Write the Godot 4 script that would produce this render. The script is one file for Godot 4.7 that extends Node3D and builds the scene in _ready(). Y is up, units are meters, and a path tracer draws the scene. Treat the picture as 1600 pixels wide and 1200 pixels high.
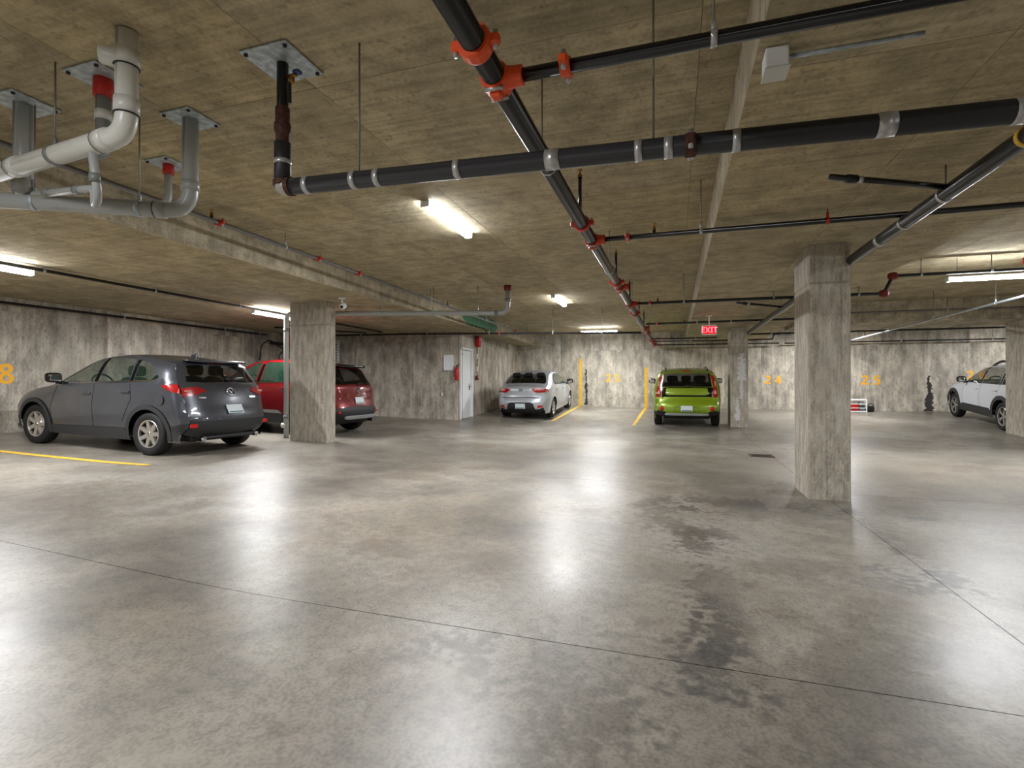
extends Node3D
# Underground parking garage. World: x to the right, y up, z = -depth (metres). The back wall stands across the depth axis.

const CAM_H := 1.27
const LOW := 2.87      # underside of the dropped soffits
const HIGH := 3.27     # underside of the main slab
const BACK := 20.0     # depth of the back wall
const LEFT := -11.6
const RIGHT := 15.0
const REAR := -8.0
const BAY_L := -5.3    # face of the left soffit
const BAY_R := 0.375   # face of the right soffit
const SOFF_R := 2.9    # far edge of the right soffit

var M := {}
var used := {}
var rng := RandomNumberGenerator.new()

func _ready():
	rng.seed = 7
	setup_view()
	make_materials()
	build_structure()
	build_columns()
	build_cars()
	build_pipes()
	build_lights()
	build_small()

# ------------------------------------------------------------------ camera, air, lamps' common power
const STRIP_ENERGY := 2.6
const STRIP_GLOW := 9.0

func setup_view():
	var cam := Camera3D.new()
	cam.name = "camera"
	add_child(cam)
	cam.position = Vector3(0, CAM_H, 0)
	cam.rotation = Vector3(deg_to_rad(0.143), atan(255.0 / 800.0), 0)
	cam.fov = rad_to_deg(2.0 * atan(600.0 / 800.0))
	cam.near = 0.05
	cam.far = 200.0
	cam.current = true
	var we := WorldEnvironment.new()
	we.name = "environment"
	var e := Environment.new()
	e.background_mode = Environment.BG_COLOR
	e.background_color = Color(0, 0, 0)
	e.tonemap_mode = Environment.TONE_MAPPER_LINEAR
	e.tonemap_exposure = 6.9
	e.sdfgi_enabled = true
	e.ssao_enabled = true
	e.ssil_enabled = true
	we.environment = e
	add_child(we)

# ------------------------------------------------------------------ naming helpers
func numbered(called: String) -> String:
	if not used.has(called):
		used[called] = 0
		return called
	used[called] += 1
	return "%s_%03d" % [called, used[called]]

func thing(called: String, label: String, category: String, at := Vector3.ZERO, turn := 0.0, group := "") -> Node3D:
	var o := Node3D.new()
	o.name = numbered(called)
	add_child(o)
	o.position = at
	o.rotation.y = turn
	o.set_meta("label", label)
	o.set_meta("category", category)
	if group != "":
		o.set_meta("group", group)
	return o

func shell(called: String) -> Node3D:
	var o := Node3D.new()
	o.name = called
	add_child(o)
	o.set_meta("kind", "structure")
	return o

func put(parent: Node3D, called: String, mesh: Mesh, mat: Material, at := Vector3.ZERO, label := "") -> MeshInstance3D:
	var o := MeshInstance3D.new()
	o.name = called
	o.mesh = mesh
	o.material_override = mat
	o.position = at
	o.cast_shadow = GeometryInstance3D.SHADOW_CASTING_SETTING_ON
	if label != "":
		o.set_meta("label", label)
	parent.add_child(o, true)
	return o

func V(x: float, y: float, d: float) -> Vector3:
	return Vector3(x, y, -d)

# ------------------------------------------------------------------ ground and ceiling heights
func cubic(t: Array, z: float) -> float:
	var n := t.size()
	if z <= t[0][0]:
		return t[0][1]
	if z >= t[n - 1][0]:
		return t[n - 1][1]
	var i := 0
	while z > t[i + 1][0]:
		i += 1
	var w: float = (z - t[i][0]) / (t[i + 1][0] - t[i][0])
	var h: float = t[i + 1][0] - t[i][0]
	var m0 := 0.0
	var m1 := 0.0
	if i > 0:
		m0 = (t[i + 1][1] - t[i - 1][1]) / (t[i + 1][0] - t[i - 1][0])
	if i < n - 2:
		m1 = (t[i + 2][1] - t[i][1]) / (t[i + 2][0] - t[i][0])
	var w2 := w * w
	var w3 := w2 * w
	return (2 * w3 - 3 * w2 + 1) * t[i][1] + (w3 - 2 * w2 + w) * h * m0 + (3 * w2 - 2 * w3) * t[i + 1][1] + (w3 - w2) * h * m1

var FL := [[-12.0, 0.44], [-11.6, 0.42], [-10.3, 0.31], [-7.7, 0.21], [-6.3, 0.185], [-4.5, 0.09], [-2.2, 0.0], [20.0, 0.0]]
var FB := [[-10.0, 0.0], [12.5, 0.0], [15.4, 0.13], [18.0, 0.31], [20.3, 0.43]]

func floor_y(x: float, d: float) -> float:
	return cubic(FL, x) + cubic(FB, d)

func ceil_y(x: float, d: float) -> float:
	if x < BAY_L:
		return LOW
	if x < BAY_R:
		return HIGH
	if x < SOFF_R:
		return LOW
	if d > 14.3 and d < 15.9:
		return 2.77
	return HIGH

# ------------------------------------------------------------------ mesh helpers
func tri(st: SurfaceTool, a: Vector3, b: Vector3, c: Vector3, out: Vector3):
	if (b - a).cross(c - a).dot(out) > 0.0:
		st.add_vertex(a); st.add_vertex(c); st.add_vertex(b)
	else:
		st.add_vertex(a); st.add_vertex(b); st.add_vertex(c)

func quad(st: SurfaceTool, a: Vector3, b: Vector3, c: Vector3, d: Vector3, out: Vector3):
	tri(st, a, b, c, out)
	tri(st, a, c, d, out)

func begin(smooth := true) -> SurfaceTool:
	var st := SurfaceTool.new()
	st.begin(Mesh.PRIMITIVE_TRIANGLES)
	st.set_smooth_group(0 if smooth else -1)
	return st

func done(st: SurfaceTool) -> ArrayMesh:
	st.index()
	st.generate_normals()
	return st.commit()

# box with chamfered edges between two corners
func cbox(size: Vector3, b := 0.01) -> ArrayMesh:
	var st := begin(false)
	add_cbox(st, Vector3.ZERO, size, b)
	return done(st)

func add_cbox(st: SurfaceTool, c: Vector3, size: Vector3, b: float, basis := Basis.IDENTITY):
	var h := size * 0.5
	b = minf(b, minf(h.x, minf(h.y, h.z)) * 0.9)
	var P := func(x: float, y: float, z: float) -> Vector3: return c + basis * Vector3(x, y, z)
	for ax in 3:
		for s in [-1.0, 1.0]:
			var q := []
			for k in [[-1, -1], [1, -1], [1, 1], [-1, 1]]:
				var v := Vector3.ZERO
				v[ax] = s * h[ax]
				v[(ax + 1) % 3] = k[0] * (h[(ax + 1) % 3] - b)
				v[(ax + 2) % 3] = k[1] * (h[(ax + 2) % 3] - b)
				q.append(P.call(v.x, v.y, v.z))
			var out := Vector3.ZERO
			out[ax] = s
			quad(st, q[0], q[1], q[2], q[3], basis * out)
	for ax in 3:
		var u := (ax + 1) % 3
		var w := (ax + 2) % 3
		for su in [-1.0, 1.0]:
			for sw in [-1.0, 1.0]:
				var q := []
				for e in [-1.0, 1.0]:
					var v1 := Vector3.ZERO
					v1[ax] = e * (h[ax] - b); v1[u] = su * h[u]; v1[w] = sw * (h[w] - b)
					var v2 := Vector3.ZERO
					v2[ax] = e * (h[ax] - b); v2[u] = su * (h[u] - b); v2[w] = sw * h[w]
					if e < 0:
						q.append(P.call(v1.x, v1.y, v1.z)); q.append(P.call(v2.x, v2.y, v2.z))
					else:
						q.append(P.call(v2.x, v2.y, v2.z)); q.append(P.call(v1.x, v1.y, v1.z))
				var out := Vector3.ZERO
				out[u] = su; out[w] = sw
				quad(st, q[0], q[1], q[2], q[3], basis * out)
	for sx in [-1.0, 1.0]:
		for sy in [-1.0, 1.0]:
			for sz in [-1.0, 1.0]:
				tri(st, P.call(sx * h.x, sy * (h.y - b), sz * (h.z - b)), P.call(sx * (h.x - b), sy * h.y, sz * (h.z - b)), P.call(sx * (h.x - b), sy * (h.y - b), sz * h.z), basis * Vector3(sx, sy, sz))

# rounded block: superellipsoid
func blob(size: Vector3, e := 0.4, nu := 20, nv := 12) -> ArrayMesh:
	var st := begin()
	add_blob(st, Vector3.ZERO, size, e, nu, nv)
	return done(st)

func spow(v: float, e: float) -> float:
	return signf(v) * pow(absf(v), e)

func add_blob(st: SurfaceTool, c: Vector3, size: Vector3, e := 0.4, nu := 20, nv := 12, basis := Basis.IDENTITY):
	var P := []
	for j in nv + 1:
		var b := -PI / 2 + PI * j / nv
		var row := []
		for i in nu + 1:
			var a := TAU * i / nu
			var v := Vector3(spow(cos(b), e) * spow(cos(a), e), spow(sin(b), e), spow(cos(b), e) * spow(sin(a), e)) * size * 0.5
			row.append(c + basis * v)
		P.append(row)
	for j in nv:
		for i in nu:
			var o: Vector3 = (P[j][i] + P[j + 1][i + 1]) * 0.5 - c
			if j > 0:
				tri(st, P[j][i], P[j][i + 1], P[j + 1][i + 1], o)
			if j < nv - 1:
				tri(st, P[j][i], P[j + 1][i + 1], P[j + 1][i], o)

# lathe about an axis: profile of (radius, along)
func add_lathe(st: SurfaceTool, at: Vector3, axis: Vector3, prof: Array, seg := 24):
	axis = axis.normalized()
	var u := axis.cross(Vector3.UP if absf(axis.y) < 0.9 else Vector3.RIGHT).normalized()
	var w := axis.cross(u)
	for k in prof.size() - 1:
		var r0: float = prof[k][0]
		var r1: float = prof[k + 1][0]
		var y0: float = prof[k][1]
		var y1: float = prof[k + 1][1]
		for i in seg:
			var a0 := TAU * i / seg
			var a1 := TAU * (i + 1) / seg
			var d0 := u * cos(a0) + w * sin(a0)
			var d1 := u * cos(a1) + w * sin(a1)
			var dm := (d0 + d1) * 0.5
			var out := dm * (y1 - y0) - axis * (r1 - r0)
			var A := at + d0 * r0 + axis * y0
			var B := at + d1 * r0 + axis * y0
			var C := at + d1 * r1 + axis * y1
			var D := at + d0 * r1 + axis * y1
			if r0 > 1e-5:
				tri(st, A, B, C, out)
			if r1 > 1e-5:
				tri(st, A, C, D, out)

func lathe(at: Vector3, axis: Vector3, prof: Array, seg := 24, smooth := true) -> ArrayMesh:
	var st := begin(smooth)
	add_lathe(st, at, axis, prof, seg)
	return done(st)

# rounds the corners of a path
func bend(pts: Array, r: float, n := 6) -> Array:
	var o := [pts[0]]
	for i in range(1, pts.size() - 1):
		var p: Vector3 = pts[i]
		var a: Vector3 = (pts[i - 1] - p)
		var b: Vector3 = (pts[i + 1] - p)
		var k: float = minf(r, minf(a.length(), b.length()) * 0.48)
		var s := p + a.normalized() * k
		var e := p + b.normalized() * k
		for j in n + 1:
			var t := float(j) / n
			o.append(s.lerp(p, t).lerp(p.lerp(e, t), t))
	o.append(pts[pts.size() - 1])
	return o

func add_tube(st: SurfaceTool, pts: Array, r: float, seg := 14, caps := true):
	var n := pts.size()
	var rings := []
	var u := Vector3.ZERO
	for i in n:
		var dir: Vector3
		if i == 0:
			dir = (pts[1] - pts[0]).normalized()
		elif i == n - 1:
			dir = (pts[i] - pts[i - 1]).normalized()
		else:
			dir = ((pts[i] - pts[i - 1]).normalized() + (pts[i + 1] - pts[i]).normalized()).normalized()
		if u == Vector3.ZERO:
			u = dir.cross(Vector3.UP if absf(dir.y) < 0.9 else Vector3.RIGHT).normalized()
		else:
			u = (u - dir * u.dot(dir)).normalized()
		var w := dir.cross(u)
		var ring := []
		for k in seg:
			var a := TAU * k / seg
			ring.append(pts[i] + (u * cos(a) + w * sin(a)) * r)
		rings.append(ring)
	for i in n - 1:
		for k in seg:
			var k2 := (k + 1) % seg
			var m: Vector3 = (rings[i][k] + rings[i + 1][k2]) * 0.5 - (pts[i] + pts[i + 1]) * 0.5
			quad(st, rings[i][k], rings[i][k2], rings[i + 1][k2], rings[i + 1][k], m)
	if caps:
		for k in range(1, seg - 1):
			tri(st, rings[0][0], rings[0][k], rings[0][k + 1], pts[0] - pts[1])
			tri(st, rings[n - 1][0], rings[n - 1][k], rings[n - 1][k + 1], pts[n - 1] - pts[n - 2])

func tube(pts: Array, r: float, seg := 14) -> ArrayMesh:
	var st := begin()
	add_tube(st, pts, r, seg)
	return done(st)

func slab_poly(poly: PackedVector2Array, t: float) -> ArrayMesh:
	# flat polygon in xy with thickness t along z, front face at z = 0
	var st := begin(false)
	var ix := Geometry2D.triangulate_polygon(poly)
	for k in range(0, ix.size(), 3):
		var a := poly[ix[k]]
		var b := poly[ix[k + 1]]
		var c := poly[ix[k + 2]]
		tri(st, Vector3(a.x, a.y, 0), Vector3(b.x, b.y, 0), Vector3(c.x, c.y, 0), Vector3(0, 0, 1))
		tri(st, Vector3(a.x, a.y, -t), Vector3(b.x, b.y, -t), Vector3(c.x, c.y, -t), Vector3(0, 0, -1))
	var cc := Geometry2D.is_polygon_clockwise(poly)
	for k in poly.size():
		var a := poly[k]
		var b := poly[(k + 1) % poly.size()]
		var o := Vector2(b.y - a.y, a.x - b.x) * (-1.0 if cc else 1.0)
		quad(st, Vector3(a.x, a.y, 0), Vector3(b.x, b.y, 0), Vector3(b.x, b.y, -t), Vector3(a.x, a.y, -t), Vector3(o.x, o.y, 0))
	return done(st)

# ------------------------------------------------------------------ materials
func nz(sd: int, freq: float, w: int, h: int, W: int, H: int, oct := 4, type := FastNoiseLite.TYPE_SIMPLEX_SMOOTH) -> PackedByteArray:
	var n := FastNoiseLite.new()
	n.seed = sd
	n.noise_type = type
	n.frequency = freq
	n.fractal_octaves = oct
	var im := n.get_seamless_image(w, h, false, false, 0.15)
	im.convert(Image.FORMAT_L8)
	if W != w or H != h:
		im.resize(W, H, Image.INTERPOLATE_CUBIC)
	return im.get_data()

# layers: [bytes, weight]; tints: [bytes, threshold 0..1, softness, colour, strength]
func concrete_image(W: int, H: int, base: Color, layers: Array, tints: Array) -> Image:
	var o := PackedByteArray()
	o.resize(W * H * 3)
	var none := PackedByteArray()
	none.resize(W * H)
	none.fill(128)
	var la: PackedByteArray = layers[0][0]
	var lb: PackedByteArray = layers[1][0] if layers.size() > 1 else none
	var lc: PackedByteArray = layers[2][0] if layers.size() > 2 else none
	var ld: PackedByteArray = layers[3][0] if layers.size() > 3 else none
	var wa: float = layers[0][1]
	var wb: float = layers[1][1] if layers.size() > 1 else 0.0
	var wc: float = layers[2][1] if layers.size() > 2 else 0.0
	var wd: float = layers[3][1] if layers.size() > 3 else 0.0
	var n := W * H
	var k0 := 1.0 - 128.0 * (wa + wb + wc + wd)
	var R := base.r * 255.0
	var G := base.g * 255.0
	var B := base.b * 255.0
	var j := 0
	for i in n:
		var v := k0 + la[i] * wa + lb[i] * wb + lc[i] * wc + ld[i] * wd
		o[j] = mini(int(R * v), 255)
		o[j + 1] = mini(int(G * v), 255)
		o[j + 2] = mini(int(B * v), 255)
		j += 3
	for t in tints:
		var m: PackedByteArray = t[0]
		var lut := PackedFloat32Array()
		for q in 256:
			lut.append(clampf((q / 255.0 - t[1]) / t[2], 0.0, 1.0) * t[4])
		var c: Color = t[3]
		var low := int(t[1] * 255.0)
		for i in n:
			var q := m[i]
			if q > low:
				var a := lut[q]
				j = i * 3
				o[j] = int(o[j] + (c.r * 255.0 - o[j]) * a)
				o[j + 1] = int(o[j + 1] + (c.g * 255.0 - o[j + 1]) * a)
				o[j + 2] = int(o[j + 2] + (c.b * 255.0 - o[j + 2]) * a)
	return Image.create_from_data(W, H, false, Image.FORMAT_RGB8, o)

func tex(im: Image) -> ImageTexture:
	return ImageTexture.create_from_image(im)

func bump_of(bytes: PackedByteArray, W: int, H: int, k: float) -> ImageTexture:
	var im := Image.create_from_data(W, H, false, Image.FORMAT_L8, bytes)
	im.convert(Image.FORMAT_RGBA8)
	im.bump_map_to_normal_map(k)
	return tex(im)

func mat(c: Color, rough := 0.5, metal := 0.0) -> StandardMaterial3D:
	var m := StandardMaterial3D.new()
	m.albedo_color = c
	m.roughness = rough
	m.metallic = metal
	return m

func tri_mat(t: Texture2D, n: Texture2D, scale: Vector3, rough: float, tint := Color(1, 1, 1), off := Vector3.ZERO, nscale := 1.0) -> StandardMaterial3D:
	var m := mat(tint, rough)
	m.albedo_texture = t
	m.uv1_triplanar = true
	m.uv1_world_triplanar = true
	m.uv1_scale = scale
	m.uv1_offset = off
	m.uv1_triplanar_sharpness = 8.0
	if n:
		m.normal_enabled = true
		m.normal_texture = n
		m.normal_scale = nscale
	return m

func paint(c: Color, metal := 0.3, rough := 0.38) -> StandardMaterial3D:
	var m := mat(c, rough, metal)
	m.clearcoat_enabled = true
	m.clearcoat = 1.0
	m.clearcoat_roughness = 0.06
	return m

func glow(c: Color, k: float) -> StandardMaterial3D:
	var m := mat(c, 0.5)
	m.emission_enabled = true
	m.emission = c
	m.emission_energy_multiplier = k
	return m

func make_materials():
	var S := 1024
	var fine := nz(11, 0.09, S, S, S, S, 3)
	var mid := nz(12, 0.012, S, S, S, S, 5)
	var big := nz(13, 0.004, S, S, S, S, 4)
	var streak := nz(14, 0.03, S, 32, S, S, 4)
	var grain := nz(15, 0.05, 32, S, S, S, 4)
	var spots := nz(16, 0.035, S, S, S, S, 3)
	var nrm := bump_of(nz(17, 0.05, 512, 512, 512, 512, 5), 512, 512, 3.0)
	# cast walls: pale beige grey with form streaks and dark blotches
	var wall := tex(concrete_image(S, S, Color(0.72, 0.69, 0.635), [[fine, 0.0009], [mid, 0.0013], [big, 0.0014], [streak, 0.0008]], [[spots, 0.64, 0.14, Color(0.49, 0.465, 0.42), 0.4], [mid, 0.62, 0.2, Color(0.79, 0.77, 0.725), 0.35], [streak, 0.66, 0.10, Color(0.47, 0.44, 0.39), 0.2]]))
	for k in 4:
		M["wall%d" % k] = tri_mat(wall, nrm, Vector3(0.3, 0.13, 0.3), 0.75, [Color(1, 1, 1), Color(0.93, 0.93, 0.92), Color(1, 0.985, 0.96), Color(0.95, 0.945, 0.94)][k], Vector3(0.37 * k, 0.21 * k, 0.53 * k), 0.5)
	# columns: board grain running up
	var col := tex(concrete_image(S, S, Color(0.68, 0.65, 0.59), [[fine, 0.0009], [mid, 0.0012], [streak, 0.0010]], [[streak, 0.62, 0.14, Color(0.46, 0.43, 0.375), 0.28], [spots, 0.68, 0.1, Color(0.42, 0.39, 0.34), 0.3], [big, 0.6, 0.15, Color(0.76, 0.74, 0.70), 0.5]]))
	M.column = tri_mat(col, nrm, Vector3(0.8, 0.24, 0.8), 0.78, Color(1, 1, 1), Vector3(0.3, 0.1, 0.2), 0.6)
	# ceiling: brown-grey plywood cast with a lengthwise grain
	var cei := tex(concrete_image(S, S, Color(0.665, 0.615, 0.50), [[fine, 0.0006], [mid, 0.0008], [grain, 0.0008], [big, 0.0008]], [[spots, 0.68, 0.12, Color(0.45, 0.41, 0.32), 0.35], [mid, 0.64, 0.2, Color(0.71, 0.665, 0.565), 0.3]]))
	for k in 4:
		M["ceil%d" % k] = tri_mat(cei, nrm, Vector3(0.3, 0.3, 0.3), 0.92, [Color(1, 1, 1), Color(0.94, 0.94, 0.93), Color(0.98, 0.97, 0.94), Color(1.0, 1.0, 1.0)][k], Vector3(0.31 * k, 0.2 * k, 0.43 * k), 0.2)
	M.beam = tri_mat(wall, nrm, Vector3(0.27, 0.27, 0.27), 0.78, Color(0.92, 0.90, 0.84), Vector3(0.1, 0.6, 0.2), 0.5)
	make_floor_material(fine, nrm)
	M.joint = mat(Color(0.16, 0.15, 0.14), 0.9)
	M.line = tri_mat(tex(concrete_image(256, 256, Color(0.85, 0.68, 0.22), [[nz(21, 0.05, 256, 256, 256, 256), 0.0012]], [[nz(22, 0.06, 256, 256, 256, 256), 0.66, 0.1, Color(0.60, 0.55, 0.42), 0.7]])), null, Vector3(1.3, 1.3, 1.3), 0.5)
	M.yellow = mat(Color(0.95, 0.69, 0.13), 0.6)
	M.black_pipe = mat(Color(0.055, 0.055, 0.06), 0.28, 0.0)
	M.dark_pipe = mat(Color(0.09, 0.075, 0.07), 0.45, 0.2)
	M.steel_pipe = mat(Color(0.46, 0.45, 0.44), 0.35, 0.6)
	M.wrap = mat(Color(0.135, 0.135, 0.145), 0.55)
	M.tape = mat(Color(0.72, 0.72, 0.72), 0.35, 0.6)
	M.foil = mat(Color(0.70, 0.69, 0.66), 0.4, 0.8)
	M.rust = tri_mat(tex(concrete_image(128, 128, Color(0.26, 0.13, 0.08), [[nz(23, 0.05, 128, 128, 128, 128), 0.004]], [])), null, Vector3(4, 4, 4), 0.75)
	M.pvc = mat(Color(0.62, 0.63, 0.62), 0.35)
	M.pvc_pale = mat(Color(0.80, 0.80, 0.77), 0.35)
	M.pvc_dark = mat(Color(0.46, 0.47, 0.46), 0.4)
	M.seam = mat(Color(0.10, 0.10, 0.10), 0.6)
	M.orange = mat(Color(0.90, 0.32, 0.12), 0.4)
	M.red = mat(Color(0.72, 0.10, 0.06), 0.4)
	M.red_iron = mat(Color(0.74, 0.20, 0.10), 0.45)
	M.dark_red = mat(Color(0.45, 0.08, 0.06), 0.5)
	M.galv = tri_mat(tex(concrete_image(256, 256, Color(0.68, 0.72, 0.74), [[nz(24, 0.03, 256, 256, 256, 256), 0.0016]], [])), null, Vector3(2, 2, 2), 0.45)
	M.galv.metallic = 0.35
	M.rod = mat(Color(0.52, 0.50, 0.45), 0.4, 0.4)
	M.bolt = mat(Color(0.70, 0.70, 0.70), 0.35, 0.8)
	M.chrome = mat(Color(0.85, 0.85, 0.86), 0.15, 1.0)
	M.brass = mat(Color(0.62, 0.45, 0.22), 0.35, 0.9)
	M.white = mat(Color(0.92, 0.93, 0.93), 0.45)
	M.blue = mat(Color(0.10, 0.22, 0.40), 0.45)
	M.lamp = glow(Color(0.97, 0.98, 1.0), STRIP_GLOW)
	M.exit_face = glow(Color(0.90, 0.03, 0.10), 0.10)
	M.exit_letter = glow(Color(1.0, 0.55, 0.62), 0.17)
	M.rubber = mat(Color(0.045, 0.045, 0.047), 0.75)
	M.plastic = mat(Color(0.13, 0.13, 0.135), 0.55)
	M.black = mat(Color(0.03, 0.03, 0.032), 0.5)
	M.gloss_black = mat(Color(0.02, 0.02, 0.022), 0.12)
	M.fabric = mat(Color(0.07, 0.07, 0.075), 0.85)
	M.alloy = mat(Color(0.74, 0.73, 0.71), 0.3, 0.85)
	M.tail = paint(Color(0.62, 0.02, 0.03), 0.0, 0.2)
	M.tail_clear = paint(Color(0.85, 0.55, 0.52), 0.0, 0.2)
	M.reflector = mat(Color(0.75, 0.05, 0.04), 0.25)
	M.plate = mat(Color(0.82, 0.86, 0.87), 0.4)
	M.plate_blue = mat(Color(0.16, 0.38, 0.36), 0.4)
	var g := mat(Color(0.10, 0.20, 0.15, 0.38), 0.03)
	g.transparency = BaseMaterial3D.TRANSPARENCY_ALPHA
	M.glass = g
	var gd := mat(Color(0.02, 0.025, 0.025, 0.7), 0.03)
	gd.transparency = BaseMaterial3D.TRANSPARENCY_ALPHA
	M.glass_dark = gd
	M.grey_paint = paint(Color(0.26, 0.27, 0.295), 0.5, 0.33)
	M.red_paint = paint(Color(0.43, 0.012, 0.045), 0.35, 0.32)
	M.silver_paint = paint(Color(0.70, 0.72, 0.74), 0.45, 0.35)
	M.green_paint = paint(Color(0.50, 0.60, 0.05), 0.25, 0.35)
	M.white_paint = paint(Color(0.80, 0.82, 0.85), 0.05, 0.4)
	M.cladding = mat(Color(0.145, 0.147, 0.155), 0.55)
	M.skid = mat(Color(0.55, 0.56, 0.56), 0.4, 0.4)
	M.smear = mat(Color(0.80, 0.80, 0.79), 0.8)
	M.stain = mat(Color(0.20, 0.19, 0.17), 0.8)
	M.green_patch = tri_mat(tex(concrete_image(256, 256, Color(0.27, 0.46, 0.34), [[nz(25, 0.02, 256, 256, 256, 256), 0.002]], [[nz(26, 0.03, 256, 256, 256, 256), 0.6, 0.2, Color(0.45, 0.50, 0.42), 0.5]])), null, Vector3(0.8, 0.8, 0.8), 0.8)

# floor picture: world x from -14 to 16, depth from -9 to 21
const FX0 := -14.0
const FW := 30.0
const FD0 := -9.0

func make_floor_material(fine: PackedByteArray, nrm: Texture2D):
	var S := 2048
	var a := nz(31, 0.006, S, S, S, S, 5)
	var b := nz(32, 0.02, 1024, 1024, S, S, 5)
	var c := nz(33, 0.06, 1024, 1024, S, S, 3)
	var e := nz(38, 0.16, S, S, S, S, 3)
	var im := concrete_image(S, S, Color(0.555, 0.53, 0.485), [[a, 0.0016], [b, 0.0010], [c, 0.0006]], [[a, 0.60, 0.2, Color(0.60, 0.59, 0.56), 0.6], [b, 0.62, 0.14, Color(0.45, 0.415, 0.37), 0.5]])
	# stains where the photograph has them: [x, depth, radius x, radius depth, strength]
	var blots := [[0.27, 4.4, 0.22, 0.5, 0.7], [0.18, 3.6, 0.16, 0.5, 0.75], [0.22, 2.95, 0.13, 0.35, 0.9], [0.15, 2.45, 0.20, 0.3, 0.7], [0.6, 6.0, 0.6, 0.45, 0.6], [1.25, 6.1, 0.5, 0.35, 0.6], [1.5, 4.05, 0.35, 0.28, 0.7], [0.0, 5.2, 0.45, 0.7, 0.5], [1.72, 5.0, 0.12, 1.4, 0.6], [-0.5, 2.2, 0.6, 0.5, 0.35], [-1.0, 1.9, 0.8, 0.4, 0.3], [2.6, 5.9, 0.5, 0.4, 0.4], [0.45, 2.0, 0.5, 0.3, 0.4], [-2.35, 2.7, 0.10, 0.07, 0.9], [2.26, 5.95, 0.14, 0.07, 1.0], [1.1, 7.2, 0.6, 0.4, 0.5]]
	var pale := [[0.75, 3.6, 0.55, 0.9, 0.5], [0.9, 5.2, 0.6, 0.6, 0.45], [2.1, 5.6, 0.35, 0.5, 0.5], [-1.9, 2.0, 0.3, 0.15, 0.4], [1.6, 2.6, 0.6, 0.5, 0.4]]
	var brown := [[-1.6, 4.4, 1.6, 1.4, 0.35], [-0.9, 1.9, 0.6, 0.4, 0.3], [-1.5, 8.5, 2.2, 1.8, 0.25], [3.5, 9.0, 2.2, 1.6, 0.2], [-2.6, 2.0, 0.7, 0.4, 0.3]]
	for set_ in [[blots, Color(0.27, 0.265, 0.26), true], [pale, Color(0.66, 0.645, 0.60), false], [brown, Color(0.50, 0.445, 0.375), false]]:
		for q in set_[0]:
			var x0 := int((q[0] - 1.6 * q[2] - FX0) / FW * S)
			var x1 := int((q[0] + 1.6 * q[2] - FX0) / FW * S)
			var y0 := int((q[1] - 1.6 * q[3] - FD0) / FW * S)
			var y1 := int((q[1] + 1.6 * q[3] - FD0) / FW * S)
			for y in range(y0, y1):
				for x in range(x0, x1):
					var dx: float = (FX0 + (x + 0.5) / S * FW - q[0]) / q[2]
					var dy: float = (FD0 + (y + 0.5) / S * FW - q[1]) / q[3]
					var rr := sqrt(dx * dx + dy * dy)
					var i := y * S + x
					var n: float = (b[i] - 128) / 128.0 * 0.8 + (c[i] - 128) / 128.0 * 1.3 + (e[i] - 128) / 128.0 * 0.9
					var k := 0.0
					if set_[2]:
						k = clampf((0.9 - rr + n * 1.6) * 1.3, 0.0, 1.0) * clampf((1.6 - rr) * 2.0, 0, 1)
					else:
						k = clampf((1.0 - rr + n * 0.9) * 1.4, 0.0, 1.0) * clampf((1.6 - rr) * 2.0, 0, 1)
					k *= q[4]
					if k > 0.0:
						im.set_pixel(x, y, im.get_pixel(x, y).lerp(set_[1], k * (0.62 if set_[2] else 0.8)))
	var fim := concrete_image(1024, 1024, Color(0.96, 0.96, 0.96), [[fine, 0.0011], [nz(34, 0.02, 1024, 1024, 1024, 1024, 5), 0.0008]], [[nz(35, 0.05, 1024, 1024, 1024, 1024, 3), 0.70, 0.10, Color(0.62, 0.61, 0.59), 0.22], [nz(36, 0.05, 1024, 1024, 1024, 1024, 3), 0.70, 0.10, Color(1, 1, 1), 0.3]])
	var m := mat(Color(1, 1, 1), 1.0)
	m.albedo_texture = tex(im)
	m.detail_enabled = true
	m.detail_albedo = tex(fim)
	m.detail_blend_mode = BaseMaterial3D.BLEND_MODE_MUL
	m.detail_uv_layer = BaseMaterial3D.DETAIL_UV_2
	var rim := concrete_image(1024, 1024, Color(0.37, 0.37, 0.37), [[nz(37, 0.012, 1024, 1024, 1024, 1024, 5), 0.0018]], [])
	m.roughness_texture = tex(rim)
	m.roughness_texture_channel = BaseMaterial3D.TEXTURE_CHANNEL_RED
	m.metallic_specular = 0.45
	M.floor = m

# ------------------------------------------------------------------ structure
func slab_piece(x0: float, x1: float, d0: float, d1: float, drop: float) -> ArrayMesh:
	var st := begin()
	var nx := maxi(1, int(ceil((x1 - x0) / 0.35)))
	var nd := maxi(1, int(ceil((d1 - d0) / 0.35)))
	for j in nd + 1:
		for i in nx + 1:
			var x := lerpf(x0, x1, float(i) / nx)
			var d := lerpf(d0, d1, float(j) / nd)
			st.set_uv(Vector2((x - FX0) / FW, (d - FD0) / FW))
			st.set_uv2(Vector2(x / 2.3, d / 2.3))
			st.add_vertex(V(x, floor_y(x, d) - drop, d))
	for j in nd:
		for i in nx:
			var k := j * (nx + 1) + i
			# clockwise seen from above
			for q in [k, k + nx + 1, k + nx + 2, k, k + nx + 2, k + 1]:
				st.add_index(q)
	st.generate_normals()
	st.generate_tangents()
	return st.commit()

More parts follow.
